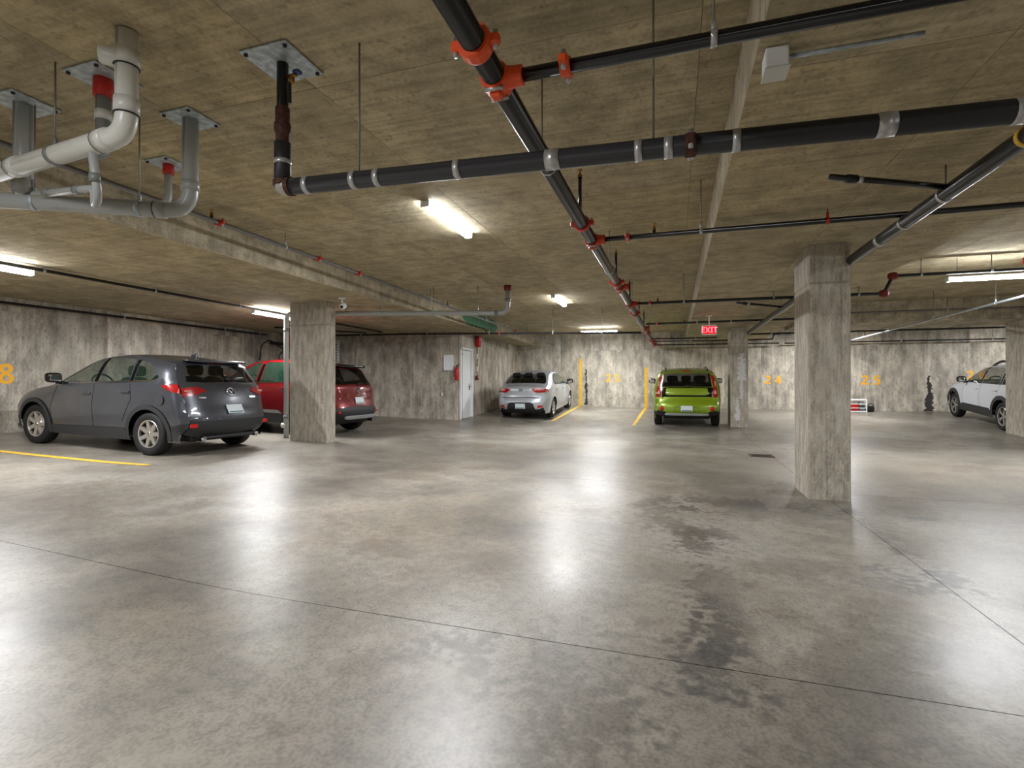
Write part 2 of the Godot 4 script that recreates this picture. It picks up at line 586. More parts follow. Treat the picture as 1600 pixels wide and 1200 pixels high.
func box_part(parent: Node3D, called: String, x0: float, x1: float, y0: float, y1: float, d0: float, d1: float, m: Material, b := 0.0) -> MeshInstance3D:
	var size := Vector3(x1 - x0, y1 - y0, d1 - d0)
	var at := Vector3((x0 + x1) / 2, (y0 + y1) / 2, -(d0 + d1) / 2)
	if b > 0.0:
		return put(parent, called, cbox(size, b), m, at)
	var bm := BoxMesh.new()
	bm.size = size
	return put(parent, called, bm, m, at)

func build_structure():
	var fl := shell("floor")
	put(fl, "subfloor", slab_piece(LEFT - 0.2, RIGHT + 0.2, REAR - 0.2, BACK + 0.2, 0.03), M.joint)
	var xc := [LEFT - 0.1, -6.3, 1.66, 7.9, RIGHT + 0.1]
	var dc := [REAR - 0.1, 2.52, 6.98, 13.1, BACK + 0.1]
	for i in xc.size() - 1:
		for j in dc.size() - 1:
			put(fl, "slab", slab_piece(xc[i] + 0.0025, xc[i + 1] - 0.0025, dc[j] + 0.0025, dc[j + 1] - 0.0025, 0.0), M.floor)
	# ceiling: main slab, dropped soffits on both sides and a cross beam, all cast against plywood sheets
	var ce := shell("ceiling")
	box_part(ce, "main_slab", LEFT - 0.3, RIGHT + 0.3, HIGH + 0.012, HIGH + 0.3, REAR - 0.3, BACK + 0.3, M.ceil0)
	box_part(ce, "soffit", LEFT - 0.3, BAY_L, LOW + 0.012, HIGH + 0.05, REAR - 0.2, BACK + 0.2, M.beam)
	box_part(ce, "soffit", BAY_R, SOFF_R, LOW + 0.012, HIGH + 0.05, REAR - 0.2, BACK + 0.2, M.beam)
	box_part(ce, "cross_beam", SOFF_R, RIGHT + 0.2, 2.77, HIGH + 0.05, 14.3, 15.9, M.beam)
	sheets(ce, [BAY_L, -4.74, -3.52, -2.3, -1.08, 0.14, BAY_R], HIGH)
	sheets(ce, [LEFT, -11.4, -10.18, -8.96, -7.74, -6.52, BAY_L], LOW)
	sheets(ce, [BAY_R, 1.47, SOFF_R], LOW)
	sheets(ce, [SOFF_R, 4.0, 5.22, 6.44, 7.66, 8.88, 10.1, 11.32, 12.54, 13.76, RIGHT], HIGH)
	# walls
	wall("wall_left", 0, LEFT, REAR, BACK, -1.0)
	wall("wall_back", 1, BACK, LEFT, RIGHT, 1.0)
	wall("wall_right", 0, RIGHT, REAR, BACK, 1.0)
	wall("wall_front", 1, REAR, LEFT, RIGHT, -1.0)
	wall("wall_end", 1, 14.05, LEFT, -6.152, 1.0)
	wall("wall_side", 0, -6.13, 14.056, BACK, -1.0, 14.15, 15.07)

func sheets(parent: Node3D, xs: Array, y: float):
	var ds := [REAR, -6.88, -4.44, -2.0, 0.44, 2.88, 5.32, 7.76, 10.2, 12.64, 15.08, 17.52, BACK]
	for i in xs.size() - 1:
		for j in ds.size() - 1:
			var k := rng.randi() % 4
			var dy := rng.randf() * 0.0025
			box_part(parent, "panel", xs[i] + 0.0015, xs[i + 1] - 0.0015, y + dy, y + 0.02, ds[j] + 0.0015, ds[j + 1] - 0.0015, M["ceil%d" % k])

# a wall across x (axis 0, at x = pos, running along depth) or across depth (axis 1); grow = side the thickness lies on; an opening from o0 to o1 for a door
func wall(called: String, axis: int, pos: float, a0: float, a1: float, grow: float, o0 := 0.0, o1 := 0.0):
	var w := shell(called)
	var t := 0.3
	var face := 0.012
	var spans := [[a0, a1, -0.3, HIGH + 0.05]]
	if o1 > o0:
		spans = [[a0, o0, -0.3, HIGH + 0.05], [o1, a1, -0.3, HIGH + 0.05], [o0, o1, 2.43, HIGH + 0.05]]
	for s in spans:
		var lo := pos + face * grow
		var hi := pos + t * grow
		if axis == 0:
			box_part(w, "core", minf(lo, hi), maxf(lo, hi), s[2], s[3], s[0], s[1], M.joint)
		else:
			box_part(w, "core", s[0], s[1], s[2], s[3], minf(lo, hi), maxf(lo, hi), M.joint)
		var n := maxi(1, roundi((s[1] - s[0]) / 1.22))
		var rows := [[s[2], 2.62], [2.62, s[3]]] if s[2] < 1.0 else [[s[2], s[3]]]
		for i in n:
			var p0: float = lerpf(s[0], s[1], float(i) / n) + 0.0015
			var p1: float = lerpf(s[0], s[1], float(i + 1) / n) - 0.0015
			for r in rows:
				var m: Material = M["wall%d" % (rng.randi() % 4)]
				var j := rng.randf() * 0.003
				var f0 := pos + j * grow
				var f1 := pos + (face + 0.01) * grow
				if axis == 0:
					box_part(w, "panel", minf(f0, f1), maxf(f0, f1), r[0] + 0.001, r[1] - 0.001, p0, p1, m)
				else:
					box_part(w, "panel", p0, p1, r[0] + 0.001, r[1] - 0.001, minf(f0, f1), maxf(f0, f1), m)

func column(label: String, x0: float, x1: float, d0: float, d1: float, top: float, lift := 0.45):
	var y0 := floor_y((x0 + x1) / 2, d0) - 0.06
	var at := V((x0 + x1) / 2, y0, (d0 + d1) / 2)
	var t := thing("column", label, "column", at, 0.0, "concrete columns")
	var split := top - lift - y0
	var w := x1 - x0
	var l := d1 - d0
	put(t, "shaft", cbox(Vector3(w, split - 0.002, l), 0.014), M.column, Vector3(0, split / 2, 0))
	put(t, "head", cbox(Vector3(w, lift, l), 0.014), M.column, Vector3(0, split + lift / 2, 0))
	return t

func build_columns():
	column("broad bare concrete column standing at the floor joint beside the dirt stains", 1.45, 1.87, 6.59, 7.33, LOW + 0.012)
	var c2: Node3D = column("concrete column beside the lime green car with whitish paint smears", 1.45, 1.9, 15.3, 16.0, LOW + 0.012)
	for q in [[11, 0.26, 0.75, 1.35], [13, 0.14, 0.6, 0.25], [17, 0.1, 0.5, 0.85]]:
		put(c2, "colour_patch", slab_poly(ragged(q[0], q[1], q[2]), 0.002), M.smear, Vector3(-0.05 + 0.1 * (q[0] % 3 - 1), q[3], 0.353))
	column("concrete column standing in front of the white wagon", 7.62, 8.05, 14.7, 15.45, 2.785, 0.3)
	column("wide shallow concrete column between the grey car and the red car", -7.17, -6.3, 8.2, 8.46, LOW + 0.012)

# ------------------------------------------------------------------ cars
# A car is a side outline (z from the front, y) with a width for every point of the side; panels are cut out of that skin as polygons.
func catmull(p: Array, n := 4) -> PackedVector2Array:
	var o := PackedVector2Array()
	for i in p.size() - 1:
		var a := Vector2(p[maxi(i - 1, 0)][0], p[maxi(i - 1, 0)][1])
		var b := Vector2(p[i][0], p[i][1])
		var c := Vector2(p[i + 1][0], p[i + 1][1])
		var d := Vector2(p[mini(i + 2, p.size() - 1)][0], p[mini(i + 2, p.size() - 1)][1])
		for k in n:
			o.append(b.cubic_interpolate(c, a, d, float(k) / n))
	o.append(Vector2(p[p.size() - 1][0], p[p.size() - 1][1]))
	return o

func poly(a: Array) -> PackedVector2Array:
	var o := PackedVector2Array()
	for q in a:
		o.append(Vector2(q[0], q[1]))
	return o

func arc_ring(cx: float, cy: float, r0: float, r1: float, a0: float, a1: float) -> PackedVector2Array:
	var o := PackedVector2Array()
	for k in 25:
		var a := deg_to_rad(lerpf(a0, a1, k / 24.0))
		o.append(Vector2(cx + cos(a) * r1, cy + sin(a) * r1))
	for k in 25:
		var a := deg_to_rad(lerpf(a1, a0, k / 24.0))
		o.append(Vector2(cx + cos(a) * r0, cy + sin(a) * r0))
	return o

func disc(cx: float, cy: float, r: float, n := 36) -> PackedVector2Array:
	var o := PackedVector2Array()
	for k in n:
		o.append(Vector2(cx + cos(TAU * k / n) * r, cy + sin(TAU * k / n) * r))
	return o

func prepare(C: Dictionary):
	var P := catmull(C.prof)
	var n := P.size()
	var S := PackedFloat32Array()
	var N := PackedVector2Array()
	var I := PackedFloat32Array()
	var run := 0.0
	for i in n:
		if i > 0:
			run += P[i].distance_to(P[i - 1])
		S.append(run)
		var t := (P[mini(i + 1, n - 1)] - P[maxi(i - 1, 0)]).normalized()
		N.append(Vector2(t.y, -t.x))
		I.append(cubic(C.inset, P[i].x))
	C.P = P
	C.S = S
	C.N = N
	C.I = I
	var E := PackedVector2Array()
	for i in n:
		E.append(P[i] + N[i] * I[i])
	C.E = E
	var X := PackedFloat32Array()
	for i in n:
		X.append(side_x(C, E[i].x, E[i].y))
	C.X = X
	C.len = run
	var o := PackedVector2Array(E)
	o.append(Vector2(C.L - 0.25, C.sill))
	o.append(Vector2(0.25, C.sill))
	C.outline = o

func side_x(C: Dictionary, z: float, y: float) -> float:
	var w := cubic(C.plan, z)
	var yb := cubic(C.belt, z)
	var x: float
	if y > yb:
		var k := y - yb
		x = w - C.tumble * k - 0.14 * k * k
	else:
		var k := (yb - y) / yb
		x = w + 0.018 * sin(PI * minf(k * 1.3, 1.0)) - 0.07 * k * k * k
	var p := Vector2(z, y)
	var E: PackedVector2Array = C.E
	var best := 9.0
	for i in range(0, E.size() - 2, 2):
		var a := E[i]
		if absf(a.x - z) > 0.5 or absf(a.y - y) > 0.5:
			continue
		var q := Geometry2D.get_closest_point_to_segment(p, a, E[i + 2])
		best = minf(best, q.distance_squared_to(p))
	best = sqrt(best)
	if best < 0.14:
		var k := 1.0 - best / 0.14
		x -= 0.055 * k * k
	return x

func locate(C: Dictionary, s: float) -> Array:
	var S: PackedFloat32Array = C.S
	var lo := 0
	var hi := S.size() - 1
	while hi - lo > 1:
		var m := (lo + hi) / 2
		if S[m] <= s:
			lo = m
		else:
			hi = m
	return [lo, clampf((s - S[lo]) / maxf(S[hi] - S[lo], 1e-6), 0.0, 1.0)]

func spine_pt(C: Dictionary, x: float, s: float, off: float) -> Vector3:
	var q := locate(C, s)
	var i: int = q[0]
	var f: float = q[1]
	var p: Vector2 = C.P[i].lerp(C.P[i + 1], f)
	var n: Vector2 = C.N[i].lerp(C.N[i + 1], f).normalized()
	var e: float = lerpf(C.X[i], C.X[i + 1], f)
	var t := clampf(absf(x) / e, 0.0, 1.0)
	var o: float = lerpf(C.I[i], C.I[i + 1], f) * (0.6 * t * t + 0.4 * pow(t, 8.0))
	p += n * (o - off)
	return Vector3(x, p.y, p.x - C.L * 0.5)

func spine_edge(C: Dictionary, s: float) -> float:
	var q := locate(C, s)
	return lerpf(C.X[q[0]], C.X[q[0] + 1], q[1])

func rear_s(C: Dictionary, y: float) -> float:
	var P: PackedVector2Array = C.P
	for i in range(P.size() - 2, 0, -1):
		if P[i].x < C.L * 0.55:
			break
		if P[i].y >= y and P[i + 1].y < y:
			return lerpf(C.S[i], C.S[i + 1], (P[i].y - y) / (P[i].y - P[i + 1].y))
	return C.S[C.S.size() - 1]

func top_s(C: Dictionary, z: float) -> float:
	var P: PackedVector2Array = C.P
	for i in P.size() - 1:
		if P[i].y > 0.7 and P[i].x <= z and P[i + 1].x > z:
			return lerpf(C.S[i], C.S[i + 1], (z - P[i].x) / (P[i + 1].x - P[i].x))
	return 0.0

func rear_poly(C: Dictionary, pts: Array, mirror := 1.0) -> PackedVector2Array:
	var o := PackedVector2Array()
	for p in pts:
		var s := rear_s(C, p[1])
		var e := spine_edge(C, s) - 0.002
		o.append(Vector2(clampf(p[0] * mirror, -e, e), s))
	return o

func bounds(p: PackedVector2Array) -> Rect2:
	var r := Rect2(p[0], Vector2.ZERO)
	for q in p:
		r = r.expand(q)
	return r

# cuts the polygon into cells, takes the holes out and lays the rest on the skin
func skin(st: SurfaceTool, region: PackedVector2Array, holes: Array, cell: float, lay: Callable, out: Callable):
	var rb := bounds(region)
	var hb := []
	for h in holes:
		hb.append(bounds(h))
	var nx := int(ceil(rb.size.x / cell))
	var ny := int(ceil(rb.size.y / cell))
	for i in nx:
		for j in ny:
			var r := Rect2(rb.position + Vector2(i, j) * cell, Vector2(cell, cell))
			var sq := PackedVector2Array([r.position, r.position + Vector2(cell, 0), r.end, r.position + Vector2(0, cell)])
			var pcs := Geometry2D.intersect_polygons(sq, region)
			for k in holes.size():
				if pcs.is_empty():
					break
				if not hb[k].intersects(r):
					continue
				var nxt: Array[PackedVector2Array] = []
				for p in pcs:
					for q in Geometry2D.clip_polygons(p, holes[k]):
						if not Geometry2D.is_polygon_clockwise(q):
							nxt.append(q)
				pcs = nxt
			for p in pcs:
				var ix := Geometry2D.triangulate_polygon(p)
				if ix.is_empty():
					continue
				var pts := []
				for q in p:
					pts.append(lay.call(q))
				var o: Vector3 = out.call(p[0])
				for k in range(0, ix.size(), 3):
					tri(st, pts[ix[k]], pts[ix[k + 1]], pts[ix[k + 2]], o)

func side_skin(C: Dictionary, st: SurfaceTool, region: PackedVector2Array, holes: Array, sgn: float, off := 0.0, cell := 0.07):
	var lay := func(q: Vector2) -> Vector3:
		return Vector3(sgn * (side_x(C, q.x, q.y) + off), q.y, q.x - C.L * 0.5)
	var out := func(_q: Vector2) -> Vector3:
		return Vector3(sgn, 0, 0)
	skin(st, region, holes, cell, lay, out)

func spine_skin(C: Dictionary, st: SurfaceTool, region: PackedVector2Array, holes: Array, off := 0.0, cell := 0.08):
	var lay := func(q: Vector2) -> Vector3:
		return spine_pt(C, q.x, q.y, off)
	var out := func(q: Vector2) -> Vector3:
		var k := locate(C, q.y)
		var n: Vector2 = C.N[k[0]]
		return Vector3(0, -n.y, -n.x)
	skin(st, region, holes, cell, lay, out)

func side_part(C: Dictionary, root: Node3D, called: String, p: PackedVector2Array, m: Material, off: float, sides := [-1.0, 1.0], cell := 0.08):
	for s in sides:
		var st := begin()
		side_skin(C, st, p, [], s, off, cell)
		put(root, called, done(st), m)

func spine_part(C: Dictionary, root: Node3D, called: String, p: PackedVector2Array, m: Material, off: float, cell := 0.08) -> MeshInstance3D:
	var st := begin()
	spine_skin(C, st, p, [], off, cell)
	return put(root, called, done(st), m)

func wheel_of(root: Node3D, at: Vector3, sgn: float, r: float, w: float, spokes: int, twin: bool, rim_r: float, rim_mat: Material, steer := 0.0):
	var hub := Node3D.new()
	hub.name = "wheel"
	root.add_child(hub, true)
	hub.position = at
	hub.rotation.y = steer
	var ax := Vector3(sgn, 0, 0)
	var h := w * 0.5
	put(hub, "tire", lathe(Vector3.ZERO, ax, [[rim_r, -h * 0.8], [rim_r + 0.02, -h], [r - 0.035, -h * 0.98], [r - 0.012, -h * 0.86], [r, -h * 0.6], [r, h * 0.6], [r - 0.012, h * 0.86], [r - 0.035, h * 0.98], [rim_r + 0.03, h], [rim_r, h * 0.86]], 40), M.rubber)
	put(hub, "barrel", lathe(Vector3.ZERO, ax, [[0.0, -h * 0.2], [rim_r * 0.6, -h * 0.2], [rim_r - 0.012, -h * 0.6], [rim_r - 0.012, h * 0.7]], 36), M.black)
	var st := begin(false)
	add_lathe(st, Vector3.ZERO, ax, [[rim_r - 0.022, h * 0.55], [rim_r - 0.02, h * 0.84], [rim_r - 0.004, h * 0.9], [rim_r + 0.004, h * 0.84]], 40)
	add_lathe(st, Vector3.ZERO, ax, [[0.075, h * 0.3], [0.07, h * 0.66], [0.05, h * 0.7], [0.0, h * 0.72]], 20)
	for k in spokes:
		for v in ([-1.0, 1.0] if twin else [0.0]):
			var a: float = TAU * k / spokes + v * 0.13
			var a2: float = TAU * k / spokes + v * 0.06
			var d1 := Vector3(0, sin(a2), cos(a2))
			var d2 := Vector3(0, sin(a), cos(a))
			var tn := Vector3(0, cos(a), -sin(a))
			var w0 := 0.017 if twin else 0.034
			var w1 := 0.013 if twin else 0.026
			var A := d1 * 0.05
			var B := d2 * (rim_r - 0.008)
			var f0 := ax * h * 0.68
			var f1 := ax * h * 0.80
			var b0 := ax * h * 0.3
			quad(st, A - tn * w0 + f0, A + tn * w0 + f0, B + tn * w1 + f1, B - tn * w1 + f1, ax)
			quad(st, A - tn * w0 * 1.3 + b0, A - tn * w0 + f0, B - tn * w1 + f1, B - tn * w1 * 1.3 + b0, -tn)
			quad(st, A + tn * w0 * 1.3 + b0, A + tn * w0 + f0, B + tn * w1 + f1, B + tn * w1 * 1.3 + b0, tn)
	put(hub, "rim", done(st), rim_mat)
	put(hub, "hub_cap", lathe(Vector3.ZERO, ax, [[0.034, h * 0.69], [0.03, h * 0.78], [0.0, h * 0.8]], 16), M.chrome)

func seat_of(root: Node3D, x: float, y: float, z: float, w := 0.5):
	var s := begin()
	add_blob(s, Vector3(x, y + 0.05, z - 0.22), Vector3(w, 0.16, 0.5), 0.5)
	add_blob(s, Vector3(x, y + 0.36, z + 0.07), Vector3(w, 0.66, 0.16), 0.5, 20, 12, Basis(Vector3.RIGHT, 0.22))
	var o := put(root, "seat", done(s), M.fabric)
	put(o, "headrest", blob(Vector3(0.27, 0.18, 0.1), 0.5), M.fabric, Vector3(x, y + 0.78, z + 0.17))

func make_car(called: String, label: String, C: Dictionary, at: Vector3, turn: float, pitch: float) -> Node3D:
	C.E = PackedVector2Array()
	prepare(C)
	var root := thing(called, label, "car", at, turn)
	root.rotation = Vector3(pitch, turn, 0)
	root.rotation_order = EULER_ORDER_YXZ
	var half: float = C.L * 0.5
	var sf := top_s(C, C.wind[0])
	var s1 := top_s(C, C.wind[1])
	# windscreen on the spine
	var wind := PackedVector2Array([Vector2(-spine_edge(C, sf) + 0.07, sf), Vector2(spine_edge(C, sf) - 0.07, sf), Vector2(spine_edge(C, s1) - 0.05, s1), Vector2(-spine_edge(C, s1) + 0.05, s1)])
	var rearw := rear_poly(C, C.rear_glass)
	var arches := []
	for z in C.axles:
		arches.append(disc(z, C.wheel_y, C.arch))
	var side_holes := []
	for a in arches:
		side_holes.append(a)
	for w in C.windows:
		side_holes.append(poly(w))
	var side_bits: Array = C.get("side_bits", [])
	for b in side_bits:
		var cut := Geometry2D.intersect_polygons(b[1], C.outline)
		if cut.size() > 0:
			b[1] = cut[0]
		side_holes.append(b[1])
	var spine_holes := [wind, rearw]
	var spine_bits: Array = C.get("spine_bits", [])
	var sb := []
	for b in spine_bits:
		for mir in ([1.0, -1.0] if b[4] else [1.0]):
			var pg := rear_poly(C, b[1], mir)
			sb.append([b[0], pg, b[2], b[3]])
			spine_holes.append(pg)
	for g in C.get("gaps", []):
		side_holes.append(gap_poly(g))
	var st := begin()
	for s in [-1.0, 1.0]:
		side_skin(C, st, C.outline, side_holes, s)
	var band := PackedVector2Array()
	var S: PackedFloat32Array = C.S
	for i in S.size():
		band.append(Vector2(C.X[i], S[i]))
	for i in range(S.size() - 1, -1, -1):
		band.append(Vector2(-C.X[i], S[i]))
	spine_skin(C, st, band, spine_holes)
	put(root, "body", done(st), C.paint)
	for g in C.get("gaps", []):
		side_part(C, root, "panel_gap", gap_poly(g, 0.012), M.black, -0.012)
	var wi := 0
	for w in C.windows:
		side_part(C, root, "window", poly(w), C.glass, -0.004)
		wi += 1
	spine_part(C, root, "windscreen", wind, M.glass, -0.004)
	spine_part(C, root, "rear_window", rearw, C.glass_rear, -0.004)
	for b in side_bits:
		side_part(C, root, b[0], b[1], b[2], b[3])
	for b in sb:
		spine_part(C, root, b[0], b[1], b[2], b[3], 0.06)
	# black belt trim around the glass
	for tr in C.get("trims", []):
		side_part(C, root, "window_trim", gap_poly(tr[0], tr[1]), tr[2], 0.004)
	# underside, cabin floor and wheel wells
	var ub := begin(false)
	var W2: float = C.W * 0.5
	add_cbox(ub, Vector3(0, C.sill + 0.07, 0), Vector3(C.W - 0.56, 0.14, C.L - 0.5), 0.03)
	add_cbox(ub, Vector3(0, C.sill + 0.09, (C.axles[0] + C.axles[1]) * 0.5 - half), Vector3(C.W - 0.2, 0.12, C.axles[1] - C.axles[0] - C.arch * 2 - 0.04), 0.02)
	add_cbox(ub, Vector3(0, 0.5, 0.0), Vector3(C.W - 0.62, 0.5, C.L - 0.7), 0.05)
	add_cbox(ub, Vector3(0, 0.74, 0.15), Vector3(C.W - 0.3, 0.12, C.L - 1.5), 0.05)
	put(root, "underbody", done(ub), M.black)
	var dash := begin()
	add_blob(dash, Vector3(0, C.belt_y - 0.08, C.wind[0] + 0.35 - half), Vector3(C.W - 0.34, 0.3, 0.55), 0.4)
	put(root, "dashboard", done(dash), M.fabric)
	for x in [-0.36, 0.36]:
		seat_of(root, x, 0.5, C.seat_z - half)
	for x in [-0.4, 0.0, 0.4]:
		seat_of(root, x, 0.55, C.seat_z + 0.85 - half, 0.42)
	var sw := begin()
	var ring := []
	for k in 25:
		var a := TAU * k / 24
		ring.append(Vector3(-0.36 + cos(a) * 0.18, C.belt_y + 0.03 + sin(a) * 0.17, C.seat_z - 0.62 - half - sin(a) * 0.07))
	add_tube(sw, ring, 0.016, 8, false)
	add_blob(sw, Vector3(-0.36, C.belt_y + 0.02, C.seat_z - 0.64 - half), Vector3(0.16, 0.12, 0.06), 0.6)
	put(root, "steering_wheel", done(sw), M.black)
	for s in [-1.0, 1.0]:
		for z in C.axles:
			wheel_of(root, Vector3(s * (W2 - 0.125), C.tire_r, z - half), s, C.tire_r, 0.21, C.spokes, C.twin, C.rim_r, M.alloy)
			# inside of the wheel arch
			var wa := begin()
			var rr: float = C.arch + 0.006
			for k in 20:
				var a0 := PI * k / 20 - 0.0
				var a1 := PI * (k + 1) / 20
				var p0 := Vector3(0, C.wheel_y + sin(a0) * rr, z - half + cos(a0) * rr)
				var p1 := Vector3(0, C.wheel_y + sin(a1) * rr, z - half + cos(a1) * rr)
				var xo := Vector3(s * (W2 - 0.055), 0, 0)
				var xi := Vector3(s * (W2 - 0.34), 0, 0)
				quad(wa, p0 + xo, p1 + xo, p1 + xi, p0 + xi, Vector3(0, C.wheel_y, z - half) - p0)
			put(root, "wheel_well", done(wa), M.black)
	# mirrors
	for s in [-1.0, 1.0]:
		var mz: float = C.mirror[0]
		var my: float = C.mirror[1]
		var bx := side_x(C, mz, my)
		var mo := begin()
		add_blob(mo, Vector3(s * (bx + 0.14), my + 0.07, mz - half), Vector3(0.22, 0.16, 0.13), 0.55)
		add_blob(mo, Vector3(s * (bx + 0.03), my - 0.01, mz - half - 0.01), Vector3(0.14, 0.05, 0.08), 0.7)
		var mp := put(root, "door_mirror", done(mo), C.get("mirror_mat", M.gloss_black))
		put(mp, "mirror_glass", blob(Vector3(0.17, 0.11, 0.012), 0.4), M.chrome, Vector3(s * (bx + 0.14), my + 0.07, mz - half + 0.062))
	for hd in C.get("handles", []):
		for s in [-1.0, 1.0]:
			var hx := side_x(C, hd[0], hd[1])
			put(root, "door_handle", blob(Vector3(0.04, 0.035, 0.19), 0.5), C.get("handle_mat", C.paint), Vector3(s * (hx + 0.014), hd[1], hd[0] - half))
	return root

func gap_poly(g: Array, w := 0.005) -> PackedVector2Array:
	var a := PackedVector2Array()
	for q in g:
		a.append(Vector2(q[0], q[1]))
	var o := Geometry2D.offset_polyline(a, w, Geometry2D.JOIN_MITER, Geometry2D.END_BUTT)
	return o[0]

func on_rear(C: Dictionary, x: float, y: float, off: float) -> Vector3:
	return spine_pt(C, x, rear_s(C, y), off)

func rear_tilt(C: Dictionary, y: float) -> Basis:
	var a := on_rear(C, 0, y + 0.05, 0)
	var b := on_rear(C, 0, y - 0.05, 0)
	var up := (a - b).normalized()
	return Basis(Vector3.RIGHT, up, Vector3.RIGHT.cross(up))

func rear_box(C: Dictionary, root: Node3D, called: String, x: float, y: float, size: Vector3, m: Material, off := 0.0, e := 0.25) -> MeshInstance3D:
	var o := put(root, called, blob(size, e), m)
	o.transform = Transform3D(rear_tilt(C, y), on_rear(C, x, y, off))
	return o

func plate_of(C: Dictionary, root: Node3D, y: float):
	var o := put(root, "licence_plate", cbox(Vector3(0.31, 0.155, 0.012), 0.004), M.plate)
	o.transform = Transform3D(rear_tilt(C, y), on_rear(C, 0, y, 0.015))
	put(o, "plate_band", cbox(Vector3(0.27, 0.02, 0.002), 0.0005), M.plate_blue, Vector3(0, -0.055, 0.007))

# winged ring emblem / oval emblem / slanted ring emblem
func emblem(C: Dictionary, root: Node3D, kind: String, y: float, x := 0.0):
	var st := begin()
	var n := 28
	var rx := 0.075
	var ry := 0.058
	if kind == "oval":
		rx = 0.065
		ry = 0.035
	var ring := []
	for k in n + 1:
		var a := TAU * k / n
		ring.append(Vector3(cos(a) * rx, sin(a) * ry, 0))
	add_tube(st, ring, 0.007, 6, false)
	if kind == "wing":
		add_tube(st, [Vector3(-0.066, 0.03, 0), Vector3(-0.035, 0.026, 0.004), Vector3(0, -0.02, 0.006), Vector3(0.035, 0.026, 0.004), Vector3(0.066, 0.03, 0)], 0.009, 6)
	elif kind == "slant":
		add_tube(st, [Vector3(-0.035, -0.04, 0), Vector3(-0.018, 0.042, 0.003)], 0.008, 6)
		add_tube(st, [Vector3(0.018, -0.042, 0), Vector3(0.035, 0.04, 0.003)], 0.008, 6)
		add_tube(st, [Vector3(-0.028, -0.006, 0.004), Vector3(0.028, 0.006, 0.004)], 0.008, 6)
	elif kind == "oval":
		add_tube(st, [Vector3(-0.036, -0.018, 0), Vector3(-0.036, 0.018, 0)], 0.004, 5)
		add_tube(st, [Vector3(-0.018, 0.018, 0), Vector3(-0.034, 0.0, 0), Vector3(-0.018, -0.018, 0)], 0.004, 5)
		add_tube(st, [Vector3(-0.003, -0.018, 0), Vector3(-0.003, 0.018, 0)], 0.004, 5)
		add_tube(st, [Vector3(0.014, -0.018, 0), Vector3(0.026, 0.018, 0), Vector3(0.04, -0.018, 0)], 0.004, 5)
		add_blob(st, Vector3(0, 0, -0.006), Vector3(0.12, 0.06, 0.008), 0.8)
	var o := put(root, "emblem", done(st), M.chrome if kind != "oval" else M.skid)
	o.transform = Transform3D(rear_tilt(C, y), on_rear(C, x, y, 0.008))

# a row of small raised chrome characters, too small in the photograph to read
func badge(C: Dictionary, root: Node3D, x: float, y: float, n: int, h: float):
	var st := begin(false)
	for k in n:
		add_cbox(st, Vector3((k - (n - 1) * 0.5) * h * 1.15, 0, 0), Vector3(h * 0.8, h, 0.006), 0.002)
	var o := put(root, "badge", done(st), M.chrome)
	o.transform = Transform3D(rear_tilt(C, y), on_rear(C, x, y, 0.004))

var the_font: SystemFont
func font() -> SystemFont:
	if the_font == null:
		the_font = SystemFont.new()
		the_font.font_names = PackedStringArray(["Droid Sans"])
		the_font.font_weight = 700
	return the_font

func fin(C: Dictionary, root: Node3D, z: float):
	var s := top_s(C, z)
	var p := spine_pt(C, 0, s, 0.0)
	var st := begin()
	add_blob(st, p + Vector3(0, 0.015, 0), Vector3(0.05, 0.07, 0.16), 0.8)
	add_blob(st, p + Vector3(0, 0.035, 0.04), Vector3(0.03, 0.07, 0.07), 0.8)
	put(root, "antenna_fin", done(st), C.get("fin_mat", C.paint))

func mast(C: Dictionary, root: Node3D, z: float, h: float):
	var p := spine_pt(C, 0, top_s(C, z), 0.0)
	put(root, "antenna", tube([p, p + Vector3(0, h, 0.06)], 0.006, 6), M.black)

func wiper(C: Dictionary, root: Node3D, y: float, l: float):
	var a := on_rear(C, 0.02, y, 0.02)
	var b := on_rear(C, l, y + 0.03, 0.02)
	var st := begin()
	add_tube(st, [a, a.lerp(b, 0.5) + Vector3(0, 0, 0.01), b], 0.011, 6)
	add_blob(st, a, Vector3(0.06, 0.05, 0.05), 0.7)
	put(root, "rear_wiper", done(st), M.black)

func pitch_on(x0: float, d0: float, x1: float, d1: float) -> float:
	# nose-up angle between the rear axle (x0, d0) and the front axle (x1, d1)
	return atan((floor_y(x1, d1) - floor_y(x0, d0)) / Vector2(x1 - x0, d1 - d0).length())

func build_cars():
	grey_car()
	red_car()
	silver_car()
	green_car()
	white_car()

